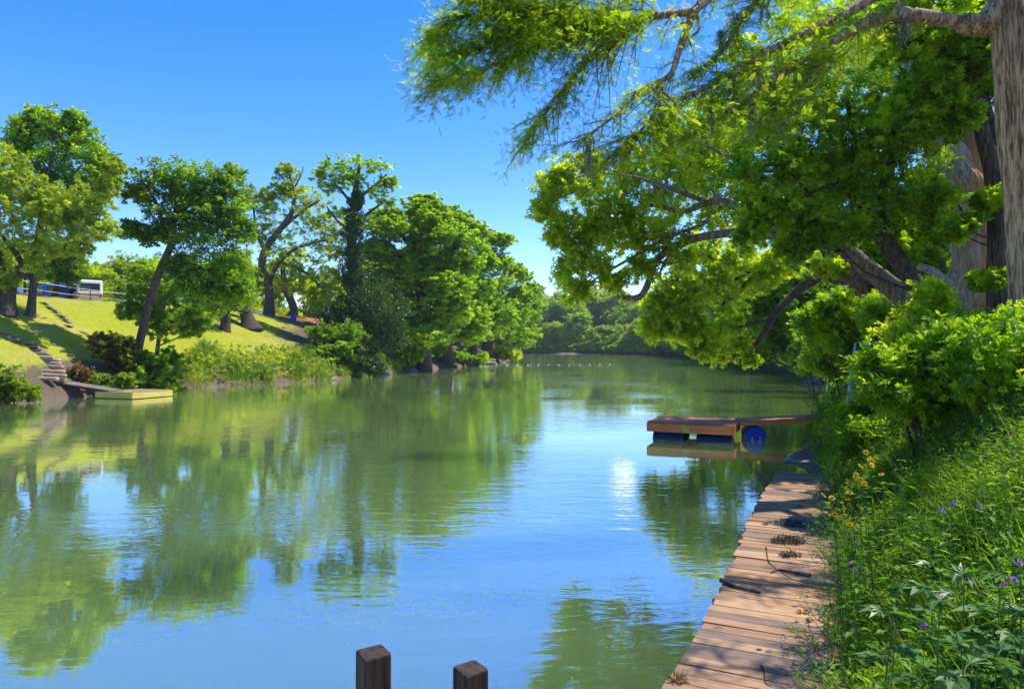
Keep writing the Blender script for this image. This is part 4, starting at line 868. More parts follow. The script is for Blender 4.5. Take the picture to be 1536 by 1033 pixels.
def tuft(label, u, v, r, m, seed, name='moss_tuft', n=420, cat='moss'):
    rr = rng(seed); a = Acc(); c = onwalk(u, v); th = rr.uniform(0, 6.28, n); q = rr.uniform(0, 1, n)**.6
    pts = np.stack([c[0]+np.cos(th)*q*r*1.4, c[1]+np.sin(th)*q*r*.8, c[2]+.006+rr.uniform(0, 1, n)*.055*(1-q*q)*r/.12], -1)
    scatter(a, T_leaf(.16), pts, .06, rr, 1.4, None)
    o = build(name, a, m, None, c); tag(o, label, cat, 'plant litter lying on the boardwalk'); return o
gm_ = leaf_mat('grey_moss', (.11, .14, .15), (.19, .22, .21), trans=.2, tcol=(1, 1, 1))
tuft('pale grey tuft of moss lying on the boards', 1188, 787, .17, gm_, 5, n=900)
tuft('dark flattened tuft of dead moss on the boards nearer than the grey one', 1182, 813, .16, M['bark_dark'], 6, n=600)
tuft('small dark clump of litter beside the weeds on the boards', 1184, 834, .09, M['bark_dark'], 7, n=220)
tuft('tiny reddish tuft far along the boards', 1203, 762, .07, M['brown_leaf'], 8, n=120)
tuft('small dark wisp on the boards left of the grey moss', 1147, 787, .05, M['brown_leaf'], 9, n=40)
tuft('small reddish seed tuft at the bottom left corner of the boards', 1019, 1021, .05, M['brown_leaf'], 10, n=80)
for i, (u, v, lb_) in enumerate([(1203, 921, 'upper of two red orange leaves lying on the boards'), (1212, 932, 'lower of two red orange leaves lying on the boards')]):
    a = Acc(); c = onwalk(u, v); scatter(a, T_LOBE3, [c+[0, 0, .02], c+[.02, .015, .03]], .06, rng(30+i), .5)
    o = build('fallen_leaf', a, M['red_leaf'], None, c); tag(o, lb_, 'leaf', 'red leaves on the boardwalk')

# two square posts in the foreground water
def post(label, u, v, d, w, seed, rot):
    c = P(u, v, d); a = Acc(); H = c[2]+1.5
    n = 14; rgp = rng(seed)
    k = np.array([[-1, -1], [1, -1], [1, 1], [-1, 1]])*w/2; zz = np.linspace(-1.5, c[2]-.006, n); V = []
    # bevelled section
    bw_ = w*.06; sec = []
    for (x, y) in k:
        sx, sy = np.sign(x), np.sign(y)
        pts2 = [(x-sx*bw_, y), (x, y-sy*bw_)] if sx*sy < 0 else [(x, y-sy*bw_), (x-sx*bw_, y)]
        sec += pts2
    sec = np.array(sec); m = len(sec)
    th = np.argsort(np.arctan2(sec[:, 1], sec[:, 0])); sec = sec[th]
    for z in zz: V.append(np.hstack([sec*(1+rgp.normal(size=(m, 1))*.008), np.full((m, 1), z)]))
    V.append(np.hstack([sec*.95, np.full((m, 1), c[2])]))
    V = np.vstack(V); q = []
    for i in range(n):
        for j in range(m): q.append([i*m+j, i*m+(j+1) % m, (i+1)*m+(j+1) % m, (i+1)*m+j])
    top = n*m; V = np.vstack([V, [0, 0, c[2]-.002]]); t = len(V)-1
    for j in range(m): q.append([top+j, top+(j+1) % m, t, t])
    a.add(V, q)
    o = build('wooden_post', a, M['post']); o.location = (c[0], c[1], 0); o.rotation_euler = (rgp.normal()*.006, rgp.normal()*.006, rot)
    tag(o, label, 'post', 'square posts in the foreground'); return o
post('dark square wooden post standing taller, left of the two at the bottom', 558, 978, 2.9, .118, 1, math.radians(33))
post('dark square wooden post standing lower, right of the two at the bottom', 710, 999, 2.95, .115, 2, math.radians(36))

# floating swim platform with red boards
FL = np.array([4.12, 20.8]); e1 = unit(np.array([2.32, -1.02])); e2 = np.array([-e1[1], e1[0]]); wx, wy = 2.52, 2.25
pf = empty('floating_platform', (FL[0], FL[1], -.07), 'square red brown floating platform on blue floats out in the river', 'floating platform')
pf.rotation_euler = (0, 0, math.atan2(e1[1], e1[0]))
a = Acc(); n = 16
for i in range(n):
    box(a, (wx/2+rg.normal()*.01, (i+.5)*wy/n, .565+rg.uniform(-.004, .004)), (wx+.06, wy/n-.012, .034))
build('deck', a, M['redplank'], pf)
a = Acc(); T_ = .24
box(a, (wx/2, 0, .545-T_/2), (wx, .045, T_)); box(a, (wx/2, wy, .545-T_/2), (wx, .045, T_)); box(a, (0, wy/2, .544-T_/2), (.045, wy-.05, T_-.004)); box(a, (wx, wy/2, .544-T_/2), (.045, wy-.05, T_-.004))
for x in (.63, 1.26, 1.9): box(a, (x, wy/2, .46), (.04, wy-.06, .15))
build('frame', a, M['redwood'], pf)
for x in (.16, 1.46):
    for y in (.34, 1.6):
        x = x-(.16 if y > 1 else 0); a = Acc(); rr = .29; seg = [(x-.03, .18), (x, rr-.02), (x+.03, rr), (x+.32, rr), (x+.33, rr+.012), (x+.36, rr), (x+.64, rr), (x+.65, rr+.012), (x+.68, rr), (x+.93, rr), (x+.96, rr-.02), (x+.99, .18)]
        tube(a, [(sx, y, .06, sr) for sx, sr in seg], 24, k=1); build('float_drum', a, M['dark_blue'], pf, smooth=False)
a = Acc(); box(a, (1.16, -.03, .40), (.22, .015, .20)); build('cleat_board', a, M['yellowwood'], pf)
# gangway from the platform to the bank
g0 = FL+e1*(wx+.02)+e2*1.25; g1 = np.array([10.9, 20.3]); gd = g1-g0; gl_ = np.linalg.norm(gd); gz0, gz1_ = .60, .86
gw = empty('gangway', (g0[0], g0[1], -.06), 'narrow red brown plank gangway joining the floating platform to the right bank', 'gangway')
gw.rotation_euler = (0, -math.atan2(gz1_-gz0, gl_), math.atan2(gd[1], gd[0]))
a = Acc(); n = int(gl_/.15)
for i in range(n): box(a, ((i+.5)*gl_/n, rg.normal()*.01, gz0+.02), (gl_/n-.012, .92, .034), )
build('deck', a, M['redplank'], gw)
for y in (-.42, .42):
    a = Acc(); box(a, (gl_/2, y, gz0-.055), (gl_, .045, .11)); build('stringer', a, M['redwood'], gw)
a = Acc(); c0 = np.array([.50, -.42, .15-.0])
seg = [(-.42, .05), (-.415, .24), (-.39, .29), (-.36, .30), (-.12, .30), (-.11, .315), (-.07, .315), (-.06, .30), (.16, .30), (.17, .315), (.21, .315), (.22, .30), (.42, .30), (.45, .29), (.47, .24), (.475, .05)]
tube(a, [(.46, y+.1, .14, r) for y, r in seg], 28, k=1)
br_ = build('float_barrel', a, M['blue_plastic'], gw, smooth=False)
for zz, yy in ((.30, -.13), (.30, .12)):
    a = Acc(); cyl(a, (.46+yy*.9, -.32, .20-.12), (.46+yy*.9, -.335, .20-.12), .035, 10); build('bung', a, M['metal'], br_)
# pale blue poles, broken post, boards on the right bank
def pole(label, p, q, r, m, name='pole', cat='pole', group='thin blue poles'):
    a = Acc(); tube(a, [(*p, r), (*((np.array(p)+q)/2), r), (*q, r)], 8, k=1); o = build(name, a, m, None, p, smooth=True); tag(o, label, cat, group); return o
pole('paler of two thin leaning blue poles standing among the leaves on the right bank', P(1266, 640, 15.5), P(1283, 514, 15.6), .024, M['cable'])
pole('darker of two thin leaning blue poles, just right of the paler one', P(1274, 640, 15.8), P(1287, 520, 15.8), .02, M['paint_blue'])
a = Acc(); p = P(1304, 568, 15.3); hgt = 1.25
for i, (dx, dz) in enumerate(((0, 0), (.09, -.06), (.17, -.16))): box(a, (p[0]+dx, p[1]+.02*i, p[2]-.1+dz/2), (.085, .16, hgt+.2+dz))
o = build('broken_post', a, M['stone'], None, p); tag(o, 'short split grey wooden post half hidden by leaves near the blue poles', 'post')

# rocks
def rock(label, p, s, seed, m='rock', group='rocks at the water edge', fl=.5):
    rr = rng(seed); n, k = 12, 16; th = np.arange(k)/k*6.283; V = []; ph = np.linspace(.05, math.pi-.05, n); f = rr.uniform(0, 6.28, 8)
    for a_ in ph:
        r = 1+.18*np.sin(2*th+f[0]+a_*2)+.13*np.sin(3*th+f[1]-a_*3)+.08*np.sin(5*th+f[2]+a_*5)+rr.normal(size=k)*.03
        V.append(np.stack([np.cos(th)*np.sin(a_)*r*s, np.sin(th)*np.sin(a_)*r*s*.8, np.full(k, math.cos(a_)*s*fl)*(1+.1*np.sin(th+f[3]))], -1))
    V = np.vstack(V); i = np.arange(n-1)[:, None]*k; j = np.arange(k)[None]; q = np.stack([i+j, i+k+j, i+k+(j+1) % k, i+(j+1) % k], -1).reshape(-1, 4)
    ac_ = Acc(); ac_.add(V, q); o = build('rock', ac_, M[m]); o.location = p; tag(o, label, 'rock', group); return o
def Wp(u, v, z=0): d = (HC-z)*F/(v-520); return ((u-768)/F*d, d, z)
rock('flat pale rock at the mud edge beyond the end of the boardwalk', Wp(1200, 690, .02), .42, 1, fl=.14)
rock('long flat brown rock behind the pale one beyond the boardwalk end', Wp(1222, 686, .05), .45, 2, fl=.2)
rock('small grey rock at the water edge just past the boardwalk end', Wp(1238, 697, .08), .26, 3, fl=.5)
rock('grey rock under the bank weeds between the gangway and the boardwalk', Wp(1240, 668, .08), .35, 4, fl=.45)
rock('large pinkish rock at the right water edge beyond the gangway', Wp(1240, 570, .25), .8, 5, fl=.6)
rock('low flat rock left of the large pinkish rock', Wp(1222, 573, .05), .9, 6, fl=.16)
rock('pale rock at the tip of the left bank row of cypresses', Wp(752, 542, .1), 1.6, 7, fl=.3)
rock('wide low rock at the water below the last cypresses', Wp(728, 545, .1), 2.0, 8, fl=.25)
rock('dark rock below the ivy covered cypress at the water', Wp(572, 560, .1), 1.0, 9, fl=.5)
rock('low brown rock at the water under the broad cypress', Wp(610, 556, .1), 1.2, 10, fl=.35)

# left bank: yellow floating dock and its ramp
yd = np.array([-20.2, 36.3]); f1 = unit([-2.5, .9]); yw = 2.66
dock = empty('floating_dock', (yd[0], yd[1], 0), 'low square yellow wooden floating dock by the left bank', 'floating dock'); dock.rotation_euler = (0, 0, math.atan2(f1[1], f1[0]))
a = Acc()
for i in range(18): box(a, (yw/2, -(i+.5)*yw/18, .352), (yw+.02, yw/18-.01, .03))
build('deck', a, M['yellowtop'], dock)
a = Acc()
box(a, (yw/2, 0, .185), (yw, .04, .30)); box(a, (yw/2, -yw, .185), (yw, .04, .30)); box(a, (0, -yw/2, .184), (.04, yw-.045, .296)); box(a, (yw, -yw/2, .184), (.04, yw-.045, .296))
build('frame', a, M['yellowwood'], dock)
r0 = np.array(P(97, 573, 38.2)); r1_ = np.array(P(176, 587, 37.6)); r1_[2] = .40
rd = r1_-r0; rl = np.linalg.norm(rd); AX = frame(rd)
rp = empty('ramp', r0, 'grey plank ramp sloping from the log steps down to the yellow dock', 'ramp')
a = Acc()
for i in range(24): box(a, AX[0]*(i+.5)*rl/24, (rl/24-.012, 1.0, .035), ax=AX)
build('deck', a, M['greyplank'], rp)
for y in (-.46, .46):
    a = Acc(); box(a, AX[0]*rl/2+AX[1]*y-AX[2]*.075, (rl, .045, .11), ax=AX); build('stringer', a, M['post'], rp)

# steps
def steps(name, label, items, m, thick, jit, seed, cat='steps'):
    rr = rng(seed); pts = [hit(u, v, 25, 70) for u, v, w in items]; root = empty(name, pts[-1], label, cat)
    for (u, v, w), p in zip(items, pts):
        a = Acc(); wd = w/F*p[1]
        if name == 'log_steps':
            dx = np.array([1, -.12, 0]); dx = unit(dx)
            tube(a, [(*(p-dx*wd/2+[0, 0, .05]), thick), (*(p-dx*wd*.2+[0, 0, .07]), thick*1.08), (*(p+dx*wd*.2+[0, 0, .06]), thick), (*(p+dx*wd/2+[0, 0, .05]), thick*.9)], 9, .12, rr, k=3)
        else:
            box(a, (p[0], p[1], p[2]-.02), (wd, .5+rr.uniform(-.05, .1), thick*2), rr.normal()*.06+.05, taper=.93)
        build('step', a, m, root, root.location, smooth=name == 'log_steps')
    return root
c1 = lambda x, y: (x/4.304, 380+y/4.304)
up_ = [(61, 454, 22), (70, 460, 17), (76, 464, 17), (82, 468, 14), (88, 473, 18), (94, 478, 14), (98, 482, 15), (99, 488, 18)]
steps('stone_steps', 'short flight of flat stone steps climbing the sunny lawn to the fence', up_, M['stone'], .05, 0, 1)
lo_ = [(4, 499, 14), (10, 505, 20), (18, 509, 24), (36, 514, 36), (43, 519, 36), (50, 525, 32)]
steps('timber_steps', 'shaded flight of dark flat steps in the hollow at the left edge', lo_, M['greyplank'], .06, 0, 2)
lw_ = [(59, 532, 32), (65, 538, 34), (72, 542, 38), (75, 547, 36), (77, 552, 38), (72, 559, 54), (74, 565, 54), (68, 570, 42), (88, 572, 22)]
steps('log_steps', 'flight of pale log steps leading down the bank to the ramp', lw_, M['log'], .12, 0, 3)

# edging and pipe fence along the top of the lawn
topl = [(-60, 440, 46), (20, 447, 49), (100, 457, 55), (150, 460, 59), (200, 462, 62.5), (240, 464, 66)]
tl_ = smoothline([[(u-768)/F*d, d] for u, v, d in topl], 10)
a = Acc(); rr = rng(9)
seg = np.concatenate([[0], np.cumsum(np.linalg.norm(np.diff(tl_, axis=0), axis=1))]); Lf = seg[-1]
def onl(s): return np.array([np.interp(s, seg, tl_[:, 0]), np.interp(s, seg, tl_[:, 1])])
s = 0
while s < Lf-.3:
    w = rr.uniform(.22, .36); p = onl(s+w/2); g = gz1(*p); dv = onl(s+w)-onl(s)
    box(a, (p[0], p[1], g+.10), (w*.93, rr.uniform(.16, .22), rr.uniform(.26, .36)), math.atan2(dv[1], dv[0])); s += w
p0 = onl(0)
o = build('brick_edging', a, M['brick'], None, (*p0, gz1(*p0))); tag(o, 'low row of red brown bricks edging the top of the lawn', 'edging')
fr_ = empty('pipe_fence', (*p0, gz1(*p0)), 'thin pale pipe fence along the top of the lawn in front of the vehicles', 'fence')
fo = np.array([.0, .7]); prev = None; ra = Acc(); rb = Acc()
s = 0
tops = []
while s < Lf:
    p = onl(s)+fo; g = gz1(*p); a = Acc(); cyl(a, (*p, g-.2), (*p, g+1.22), .035, 8); build('post', a, M['green_metal'], fr_, fr_.location); tops.append((*p, g)); s += 2.9
tube(ra, [(x, y, g+1.2, .032) for x, y, g in tops], 8, k=1); build('rail', ra, M['metal'], fr_, fr_.location)
tube(rb, [(x, y, g+.62, .026) for x, y, g in tops], 8, k=1); build('rail', rb, M['metal'], fr_, fr_.location)
# dark post with a box top
def lamp(label, u, d, tv, bx=.5):
    x = (u-768)/F*d; g = gz1(x, d); top = HC+(520-tv)/F*d
    r = empty('lamp_post', (x, d, g), label, 'lamp post'); a = Acc(); cyl(a, (x, d, g-.2), (x, d, top-bx*.8), .09, 10); build('pole', a, M['green_metal'], r, r.location)
    a = Acc(); box(a, (x, d, top-bx*.4), (bx, bx, bx*.8), taper=1.25); box(a, (x, d, top+.05), (bx*1.5, bx*1.5, .08)); build('lantern', a, M['green_metal'], r, r.location)
lamp('dark green post with a box shaped top left of the slim grey trunk', 37, 54, 410)
lamp('dark post with a box shaped top right of the tan van', 143, 60, 420)

# vehicles on the far side of the fence
def prism(acc, prof, y0, y1, inset=0):
    """side profile (x, z) extruded from y0 to y1 with rounded flanks"""
    p = np.array(prof, float); n = len(p); ctr = p.mean(0)
    ys = [y0, y0+.10, y1-.10, y1]; sc_ = [.965, 1, 1, .965]; V = []
    for y, k in zip(ys, sc_): q = ctr+(p-ctr)*k; V.append(np.stack([q[:, 0], np.full(n, y), q[:, 1]], -1))
    V = np.vstack(V); Q = []
    for i in range(3):
        for j in range(n): Q.append([i*n+j, i*n+(j+1) % n, (i+1)*n+(j+1) % n, (i+1)*n+j])
    for b in (0, 3):
        c = len(V); V = np.vstack([V, [ctr[0], ys[b], ctr[1]]])
        for j in range(n): Q.append([b*n+j, b*n+(j+1) % n, c, c])
    acc.add(V, Q)
def vehicle(name, label, cat, loc, rz, Ln, Wd, Ht, kind, paint, paint2=None, group='vehicles parked behind the lawn fence'):
    r = empty(name, loc, label, cat, group)
    if kind == 'van': up2 = [(0, .95), (.12, Ht-.12), (.35, Ht), (Ln*.86, Ht), (Ln*.93, Ht-.25), (Ln*.985, 1.15), (Ln, .95)]; wins = [(.08, .26), (.30, .48), (.52, .68), (.72, .87)]; wz = (1.15, Ht-.32)
    elif kind == 'truck': up2 = [(0, .98), (Ln*.36, .98), (Ln*.38, Ht-.08), (Ln*.42, Ht), (Ln*.62, Ht), (Ln*.74, 1.05), (Ln*.98, .95), (Ln, .8)]; wins = [(.42, .5), (.52, .64)]; wz = (1.05, Ht-.15)
    else: up2 = [(0, .85), (.05*Ln, .95), (Ln*.2, Ht), (Ln*.58, Ht), (Ln*.74, .95), (Ln*.97, .82), (Ln, .7)]; wins = [(.22, .38), (.40, .56)]; wz = (.95, Ht-.12)
    low = [(Ln, .35), (Ln*.95, .28), (.05*Ln, .28), (0, .38)]
    a = Acc(); prism(a, up2+low, -Wd/2, Wd/2); build('body', a, paint, r, loc=(0, 0, 0))
    if paint2:
        a = Acc(); prism(a, [(-.012, .98), (Ln+.012, .98), (Ln+.012, .40), (-.012, .42)], -Wd/2-.012, Wd/2+.012); build('lower_panel', a, paint2, r, loc=(0, 0, 0))
    for sy in (-1, 1):
        for (w0, w1) in wins:
            a = Acc(); box(a, ((w0+w1)/2*Ln, sy*(Wd/2-.012), (wz[0]+wz[1])/2), ((w1-w0)*Ln, .05, wz[1]-wz[0]), taper=.97); build('window', a, M['glass'], r, loc=(0, 0, 0))
    a = Acc()
    if kind == 'van': box(a, (.055, 0, (1.12+Ht-.3)/2), (.06, Wd*.78, Ht-.3-1.12))
    elif kind == 'truck': box(a, (Ln*.372, 0, (1.08+Ht-.15)/2), (.06, Wd*.76, Ht-.15-1.08))
    else: box(a, (Ln*.125, 0, (.98+Ht-.06)/2), (.06, Wd*.72, .42), ax=np.array([[.75, 0, -.66], [0, 1, 0], [.66, 0, .75]]))
    build('rear_window', a, M['glass'], r, loc=(0, 0, 0))
    for sy in (-1, 1):
        a = Acc(); box(a, (.0, sy*(Wd/2-.16), .84), (.06, .17, .24)); build('tail_light', a, M['tail'], r, loc=(0, 0, 0))
    a = Acc(); box(a, (-.05, 0, .46), (.12, Wd*.96, .16)); build('bumper', a, M['metal'], r, loc=(0, 0, 0))
    for fx in (.18, .80):
        for sy in (-1, 1):
            c = np.array([fx*Ln, sy*(Wd/2-.10), .33]); a = Acc()
            tube(a, [(c[0], c[1]-.12, c[2], .27), (c[0], c[1]-.10, c[2], .325), (c[0], c[1]+.10, c[2], .325), (c[0], c[1]+.12, c[2], .27)], 20, k=1)
            w = build('wheel', a, M['tyre'], r, loc=(0, 0, 0)); a = Acc(); cyl(a, c+[0, -.135, 0], c+[0, .135, 0], .18, 14); build('rim', a, M['metal'], w, loc=(0, 0, 0))
    r.rotation_euler = (0, 0, rz); return r
def vloc(u, d): x = (u-768)/F*d; return (x, d, gz1(x, d)+.02)
vehicle('van', 'white over tan van with red tail lights, rightmost of the parked vehicles in the open', 'van', vloc(135, 58.5), math.radians(128), 4.6, 1.9, 2.15, 'van', M['paint_white'], M['paint_tan'])
vehicle('van', 'bright blue van parked left of the white and tan van', 'van', vloc(86, 59.5), math.radians(118), 4.6, 1.85, 2.0, 'van', M['paint_blue'])
vehicle('parked_car', 'dark car parked between the slim grey trunk and the blue van', 'car', vloc(63, 60), math.radians(112), 4.3, 1.75, 1.4, 'car', M['paint_dark'])
vehicle('pickup_truck', 'dull blue pickup truck parked behind the thick leaning trunk', 'truck', vloc(20, 60), math.radians(14), 5.2, 1.9, 1.75, 'truck', M['paint_dull'])
vehicle('parked_car', 'silver car half hidden by the leaves right of the tan van', 'car', vloc(172, 68), math.radians(30), 4.4, 1.75, 1.4, 'car', M['paint_silver'])
vehicle('parked_car', 'blue grey car parked at the left edge behind the fence', 'car', vloc(-22, 58), math.radians(10), 4.4, 1.75, 1.45, 'car', M['paint_dull'])

# low open shelter, barrel, bench, gate, earth strip further along
x, d = (312-768)/F*84, 84; g = gz1(x, d)
sh = empty('open_shelter', (x, d, g), 'long low open shelter with a pale roof behind the leaning tree', 'shelter')
a = Acc(); box(a, (x, d, g+2.35), (9.0, 4.2, .16)); box(a, (x, d, g+2.50), (8.6, 3.6, .14)); build('roof', a, M['paint_silver'], sh, sh.location)
for px in (-4.2, -1.4, 1.4, 4.2):
    for py in (-1.8, 1.8): a = Acc(); box(a, (x+px, d+py, g+1.1), (.14, .14, 2.5)); build('post', a, M['post'], sh, sh.location)
p = np.array(hit(440, 487, 50, 100)); p = np.array([(440-768)/F*74, 74, 0]); p[2] = gz1(p[0], p[1])
a = Acc(); tube(a, [(0, 0, z, r) for z, r in ((0, .20), (.01, .27), (.05, .285), (.27, .29), (.28, .305), (.32, .305), (.33, .29), (.56, .29), (.57, .305), (.61, .305), (.62, .29), (.84, .285), (.88, .27), (.885, .2))], 20, k=1)
o = build('barrel', a, M['blue_plastic']); o.location = p; tag(o, 'upright bright blue plastic barrel standing at the top of the bank', 'barrel')
x, d = (393-768)/F*86, 86; g = gz1(x, d); b = empty('bench', (x, d, g), 'white bench left of the curved bare trunk at the top of the bank', 'bench')
a = Acc(); box(a, (x, d, g+.5), (2.0, .45, .09)); build('seat', a, M['paint_white'], b, b.location)
a = Acc(); box(a, (x, d+.25, g+.95), (2.0, .07, .5)); build('backrest', a, M['paint_white'], b, b.location)
for sx in (-.85, .85): a = Acc(); box(a, (x+sx, d, g+.22), (.12, .45, .46)); build('leg', a, M['paint_dark'], b, b.location)
x, d = (486-768)/F*88, 88; g = gz1(x, d); b = empty('railing', (x, d, g), 'dark wooden railing beside the bare red earth near the ivy covered tree', 'railing')
for sx in (-1.9, -.2, .9, 2.2): a = Acc(); box(a, (x+sx, d, g+.7), (.13, .13, 1.6)); build('post', a, M['post'], b, b.location)
for z in (.8, 1.38): a = Acc(); box(a, (x+.15, d-.08, g+z), (4.3, .05, .12)); build('rail', a, M['post'], b, b.location)
x, d = (463-768)/F*82, 82; g = gz1(x, d)
a = Acc(); rr = rng(4); v_, q_ = sheet(np.linspace(x-6.5, x+5.5, 16), np.linspace(d-5, d+6, 12), lambda X, Y: gz(X, Y)+.03+.05*np.cos((X-x)/6*1.5)*np.cos((Y-d)/6*1.5))
o = build('bare_earth', (v_, q_), solid('red_earth', (.24, .085, .035), (.38, .15, .06), 1.2, (1, 1, 1), .95, .5)); tag(o, 'patch of bare red earth at the top of the left bank', 'earth', kind='structure')
# swimming-area float line across the river
bl_ = empty('float_line', (-3, 104, 0), 'line of small white floats strung across the river beyond the platform', 'float line'); a = Acc()
pts = [(-4+i*.8, 103+i*.12+.3*math.sin(i*.6), .03) for i in range(25)]
tube(a, [(*p, .010) for p in pts], 5, k=1); build('rope', a, M['greyplank'], bl_, bl_.location)
for p in pts[::2]: a = Acc(); tube(a, [(p[0]-.13, p[1], .04, .03), (p[0]-.10, p[1], .03, .05), (p[0]+.10, p[1], .03, .05), (p[0]+.13, p[1], .04, .03)], 8, k=1); build('float', a, M['paint_white'], bl_, bl_.location)

# hanging moss
def moss(label, u, v, d, w, h, seed):
    rr = rng(seed); c = P(u, v, d); W_ = w/F*d; H_ = h/F*d; a = Acc(); n = 70
    for i in range(n):
        q = c+np.array([rr.normal()*W_*.28, rr.normal()*W_*.28, rr.uniform(-.1, .05)*H_]); l = H_*rr.uniform(.35, 1.0); m = max(4, int(l/.05))
        zz = np.linspace(0, -l, m); dx = np.cumsum(rr.normal(size=(m, 2))*.008, axis=0)
        pts = np.stack([q[0]+dx[:, 0], q[1]+dx[:, 1], q[2]+zz], -1)
        scatter(a, T_leaf(.14), pts, .085, rr, .3, np.tile([0, 0, -1.], (m, 1)), .25, n=norm(rr.normal(size=(m, 3))*[1, 1, .1]))
    o = build('spanish_moss', a, M['moss'], None, c); tag(o, label, 'moss', 'moss hanging from the long cypress limbs')
for i, (u, v, d, w, h, lab) in enumerate([(883, 203, 9.95, 18, 62, 'grey moss tuft hanging at the far end of a low limb against the sky'), (1226, 64, 11.2, 9, 48, 'narrow grey moss strand hanging from the middle of the long right limb'), (1103, 20, 11, 16, 42, 'wispy grey moss hanging near the top edge in the middle of the cypress limbs'),
        (1135, 95, 10.9, 30, 38, 'broad wispy moss clump on the limb above the dense dark tree'), (1098, 128, 10.8, 22, 40, 'moss clump left of the broad wispy one on the same limb'), (1160, 128, 10.9, 9, 52, 'thin moss strand right below the broad wispy clump'), (1127, 148, 10.7, 10, 50, 'thin moss strand left of the one below the broad clump'),
        (1356, 28, 11.8, 14, 34, 'pale moss hanging under the bare part of the long limb near the trunk'), (1066, 160, 10.6, 9, 40, 'short moss strand at the lower tip of the long limb'), (1082, 45, 10.9, 10, 30, 'short moss tuft left of the near top edge wisp'), (1196, 372, 17, 8, 24, 'moss strand hanging from the bare leaning limb over the river'), (1074, 268, 18, 12, 30, 'pale moss tuft at the fork of the limb over the river')]):
    moss(lab, u, v, d, w, h, 300+i)

rr = rng(44); a = Acc(); scatter(a, T_leaf(.5), np.array([[0, 0, 0]]), .05, rr, .05)
fl0 = None
for i in range(18):
    u, v = rr.uniform(480, 960), rr.uniform(890, 1030); q = Wp(u, v, .012)
    if fl0 is None: o = fl0 = build('floating_leaf', a, M['straw'])
    else: o = fl0.copy(); link(o)
    o.location = q; o.rotation_euler = (0, 0, rr.uniform(0, 6.28)); s = rr.uniform(.35, .9); o.scale = (s, s, s)
    tag(o, 'tiny pale leaf fleck floating on the open water in the foreground', 'floating leaf', 'pale flecks floating on the water')
# ------------------------------------------------------------------ shrubs and ground plants
def shrub(label, blobs, leafm, seed, group=None, name='shrub', **k):
    rg = rng(seed); ta = Acc(); ca = Acc(); b = np.array(blobs); c = b[:, :3].mean(0); base = np.array([c[0], c[1], gz1(c[0], c[1])])
    tr = []
    for i in range(5):
        t = b[rg.integers(len(b))]; x, y = base[0]+rg.normal()*.12, base[1]+rg.normal()*.12
        tr.append([(x, y, base[2]-.2, .028), ((x+t[0])/2, (y+t[1])/2, base[2]*.4+t[2]*.6, .02), (t[0], t[1], t[2]+t[4]*.3, .009)])
    for t in tr: tube(ta, t, 5, k=3)
    kk = dict(limbr=.012, twigs=4, clumps=30, per=22, leaf=.16, tmpl=T_SPRIG, cr=.3, flat=.7, tilt=.7); kk.update(k)
    grow(ta, ca, tr, blobs, rg, **kk)
    r = empty(name, base, label, name.replace('_', ' '), group); build('stem', ta, M['bark_dark'], r, base); build('foliage', ca, leafm, r, base); return r
SG = 'shrubs under the trees on the right bank'
near = dict(leaf=.15, tmpl=T_PINN, clumps=34, per=18, cr=.26, spr=1.5)
shrub('dark leafy shrub filling the middle of the right bank below the stout cypress', Bs(9.5, (1400, 570, 62, 46), (1450, 560, 60, 44), (1360, 590, 50, 40), (1330, 560, 40, 34), (1420, 530, 50, 34)), M['leaf_shrub'], 401, SG, **near)
shrub('leafy shrub at the right edge below the thin double trunk', Bs(8.5, (1510, 560, 60, 50), (1540, 520, 60, 44), (1480, 540, 40, 34), (1560, 600, 60, 40)), M['leaf_shrub'], 402, SG, **near)
shrub('paler pointed shrub in front of the base of the stout cypress', Bs(11.5, (1400, 465, 22, 30), (1385, 490, 34, 28), (1425, 490, 34, 22), (1360, 505, 30, 24), (1400, 440, 12, 12)), M['leaf_sun'], 403, SG, **dict(near, per=12))
shrub('leafy shrub with bright top right of the stout cypress base', Bs(11, (1490, 495, 40, 22), (1530, 485, 36, 22), (1450, 505, 30, 20)), M['leaf_shrub'], 404, SG, **dict(near, per=12))
shrub('shrub with small pale leaves around the split grey post', Bs(16, (1345, 520, 28, 28), (1355, 548, 28, 26), (1340, 485, 26, 24), (1330, 590, 22, 20), (1318, 478, 20, 16)), M['leaf_mid'], 405, SG, **dict(near, leaf=.15))
shrub('shrub at the bank edge beside the right end of the gangway', Bs(14, (1272, 622, 14, 16), (1285, 636, 22, 22), (1310, 628, 24, 22), (1300, 602, 12, 12)), M['leaf_mid'], 406, SG, **dict(near, leaf=.13))
shrub('low bright shrub hanging over the bank between gangway and boardwalk', Bs(12.2, (1290, 650, 24, 24), (1320, 655, 28, 24), (1275, 680, 18, 20), (1340, 640, 30, 20)), M['leaf_shrub'], 407, SG, **dict(near, leaf=.11))
shrub('green bushy growth under the leaning trunks', Bs(20, (1350, 480, 30, 28), (1310, 470, 30, 28), (1270, 490, 26, 26), (1240, 510, 26, 24), (1290, 530, 30, 22), (1250, 460, 24, 20), (1220, 480, 22, 20)), M['leaf_shrub'], 408, SG, **dict(near, leaf=.18))
shrub('bright bush at the right water edge beyond the gangway', Bs(27, (1250, 540, 22, 20), (1262, 560, 18, 16), (1235, 520, 20, 20), (1220, 540, 16, 14), (1245, 500, 20)), M['leaf_mid'], 409, SG, **dict(near, leaf=.2))
shrub('dark brushy bush on the far side of the gangway further up the bank', Bs(38, (1225, 545, 22, 14), (1245, 530, 24, 18), (1205, 550, 14, 8), (1215, 520, 20, 18), (1230, 490, 24, 20)), M['leaf_dark'], 410, SG, **dict(near, leaf=.24))
LG = 'bushes along the left bank'
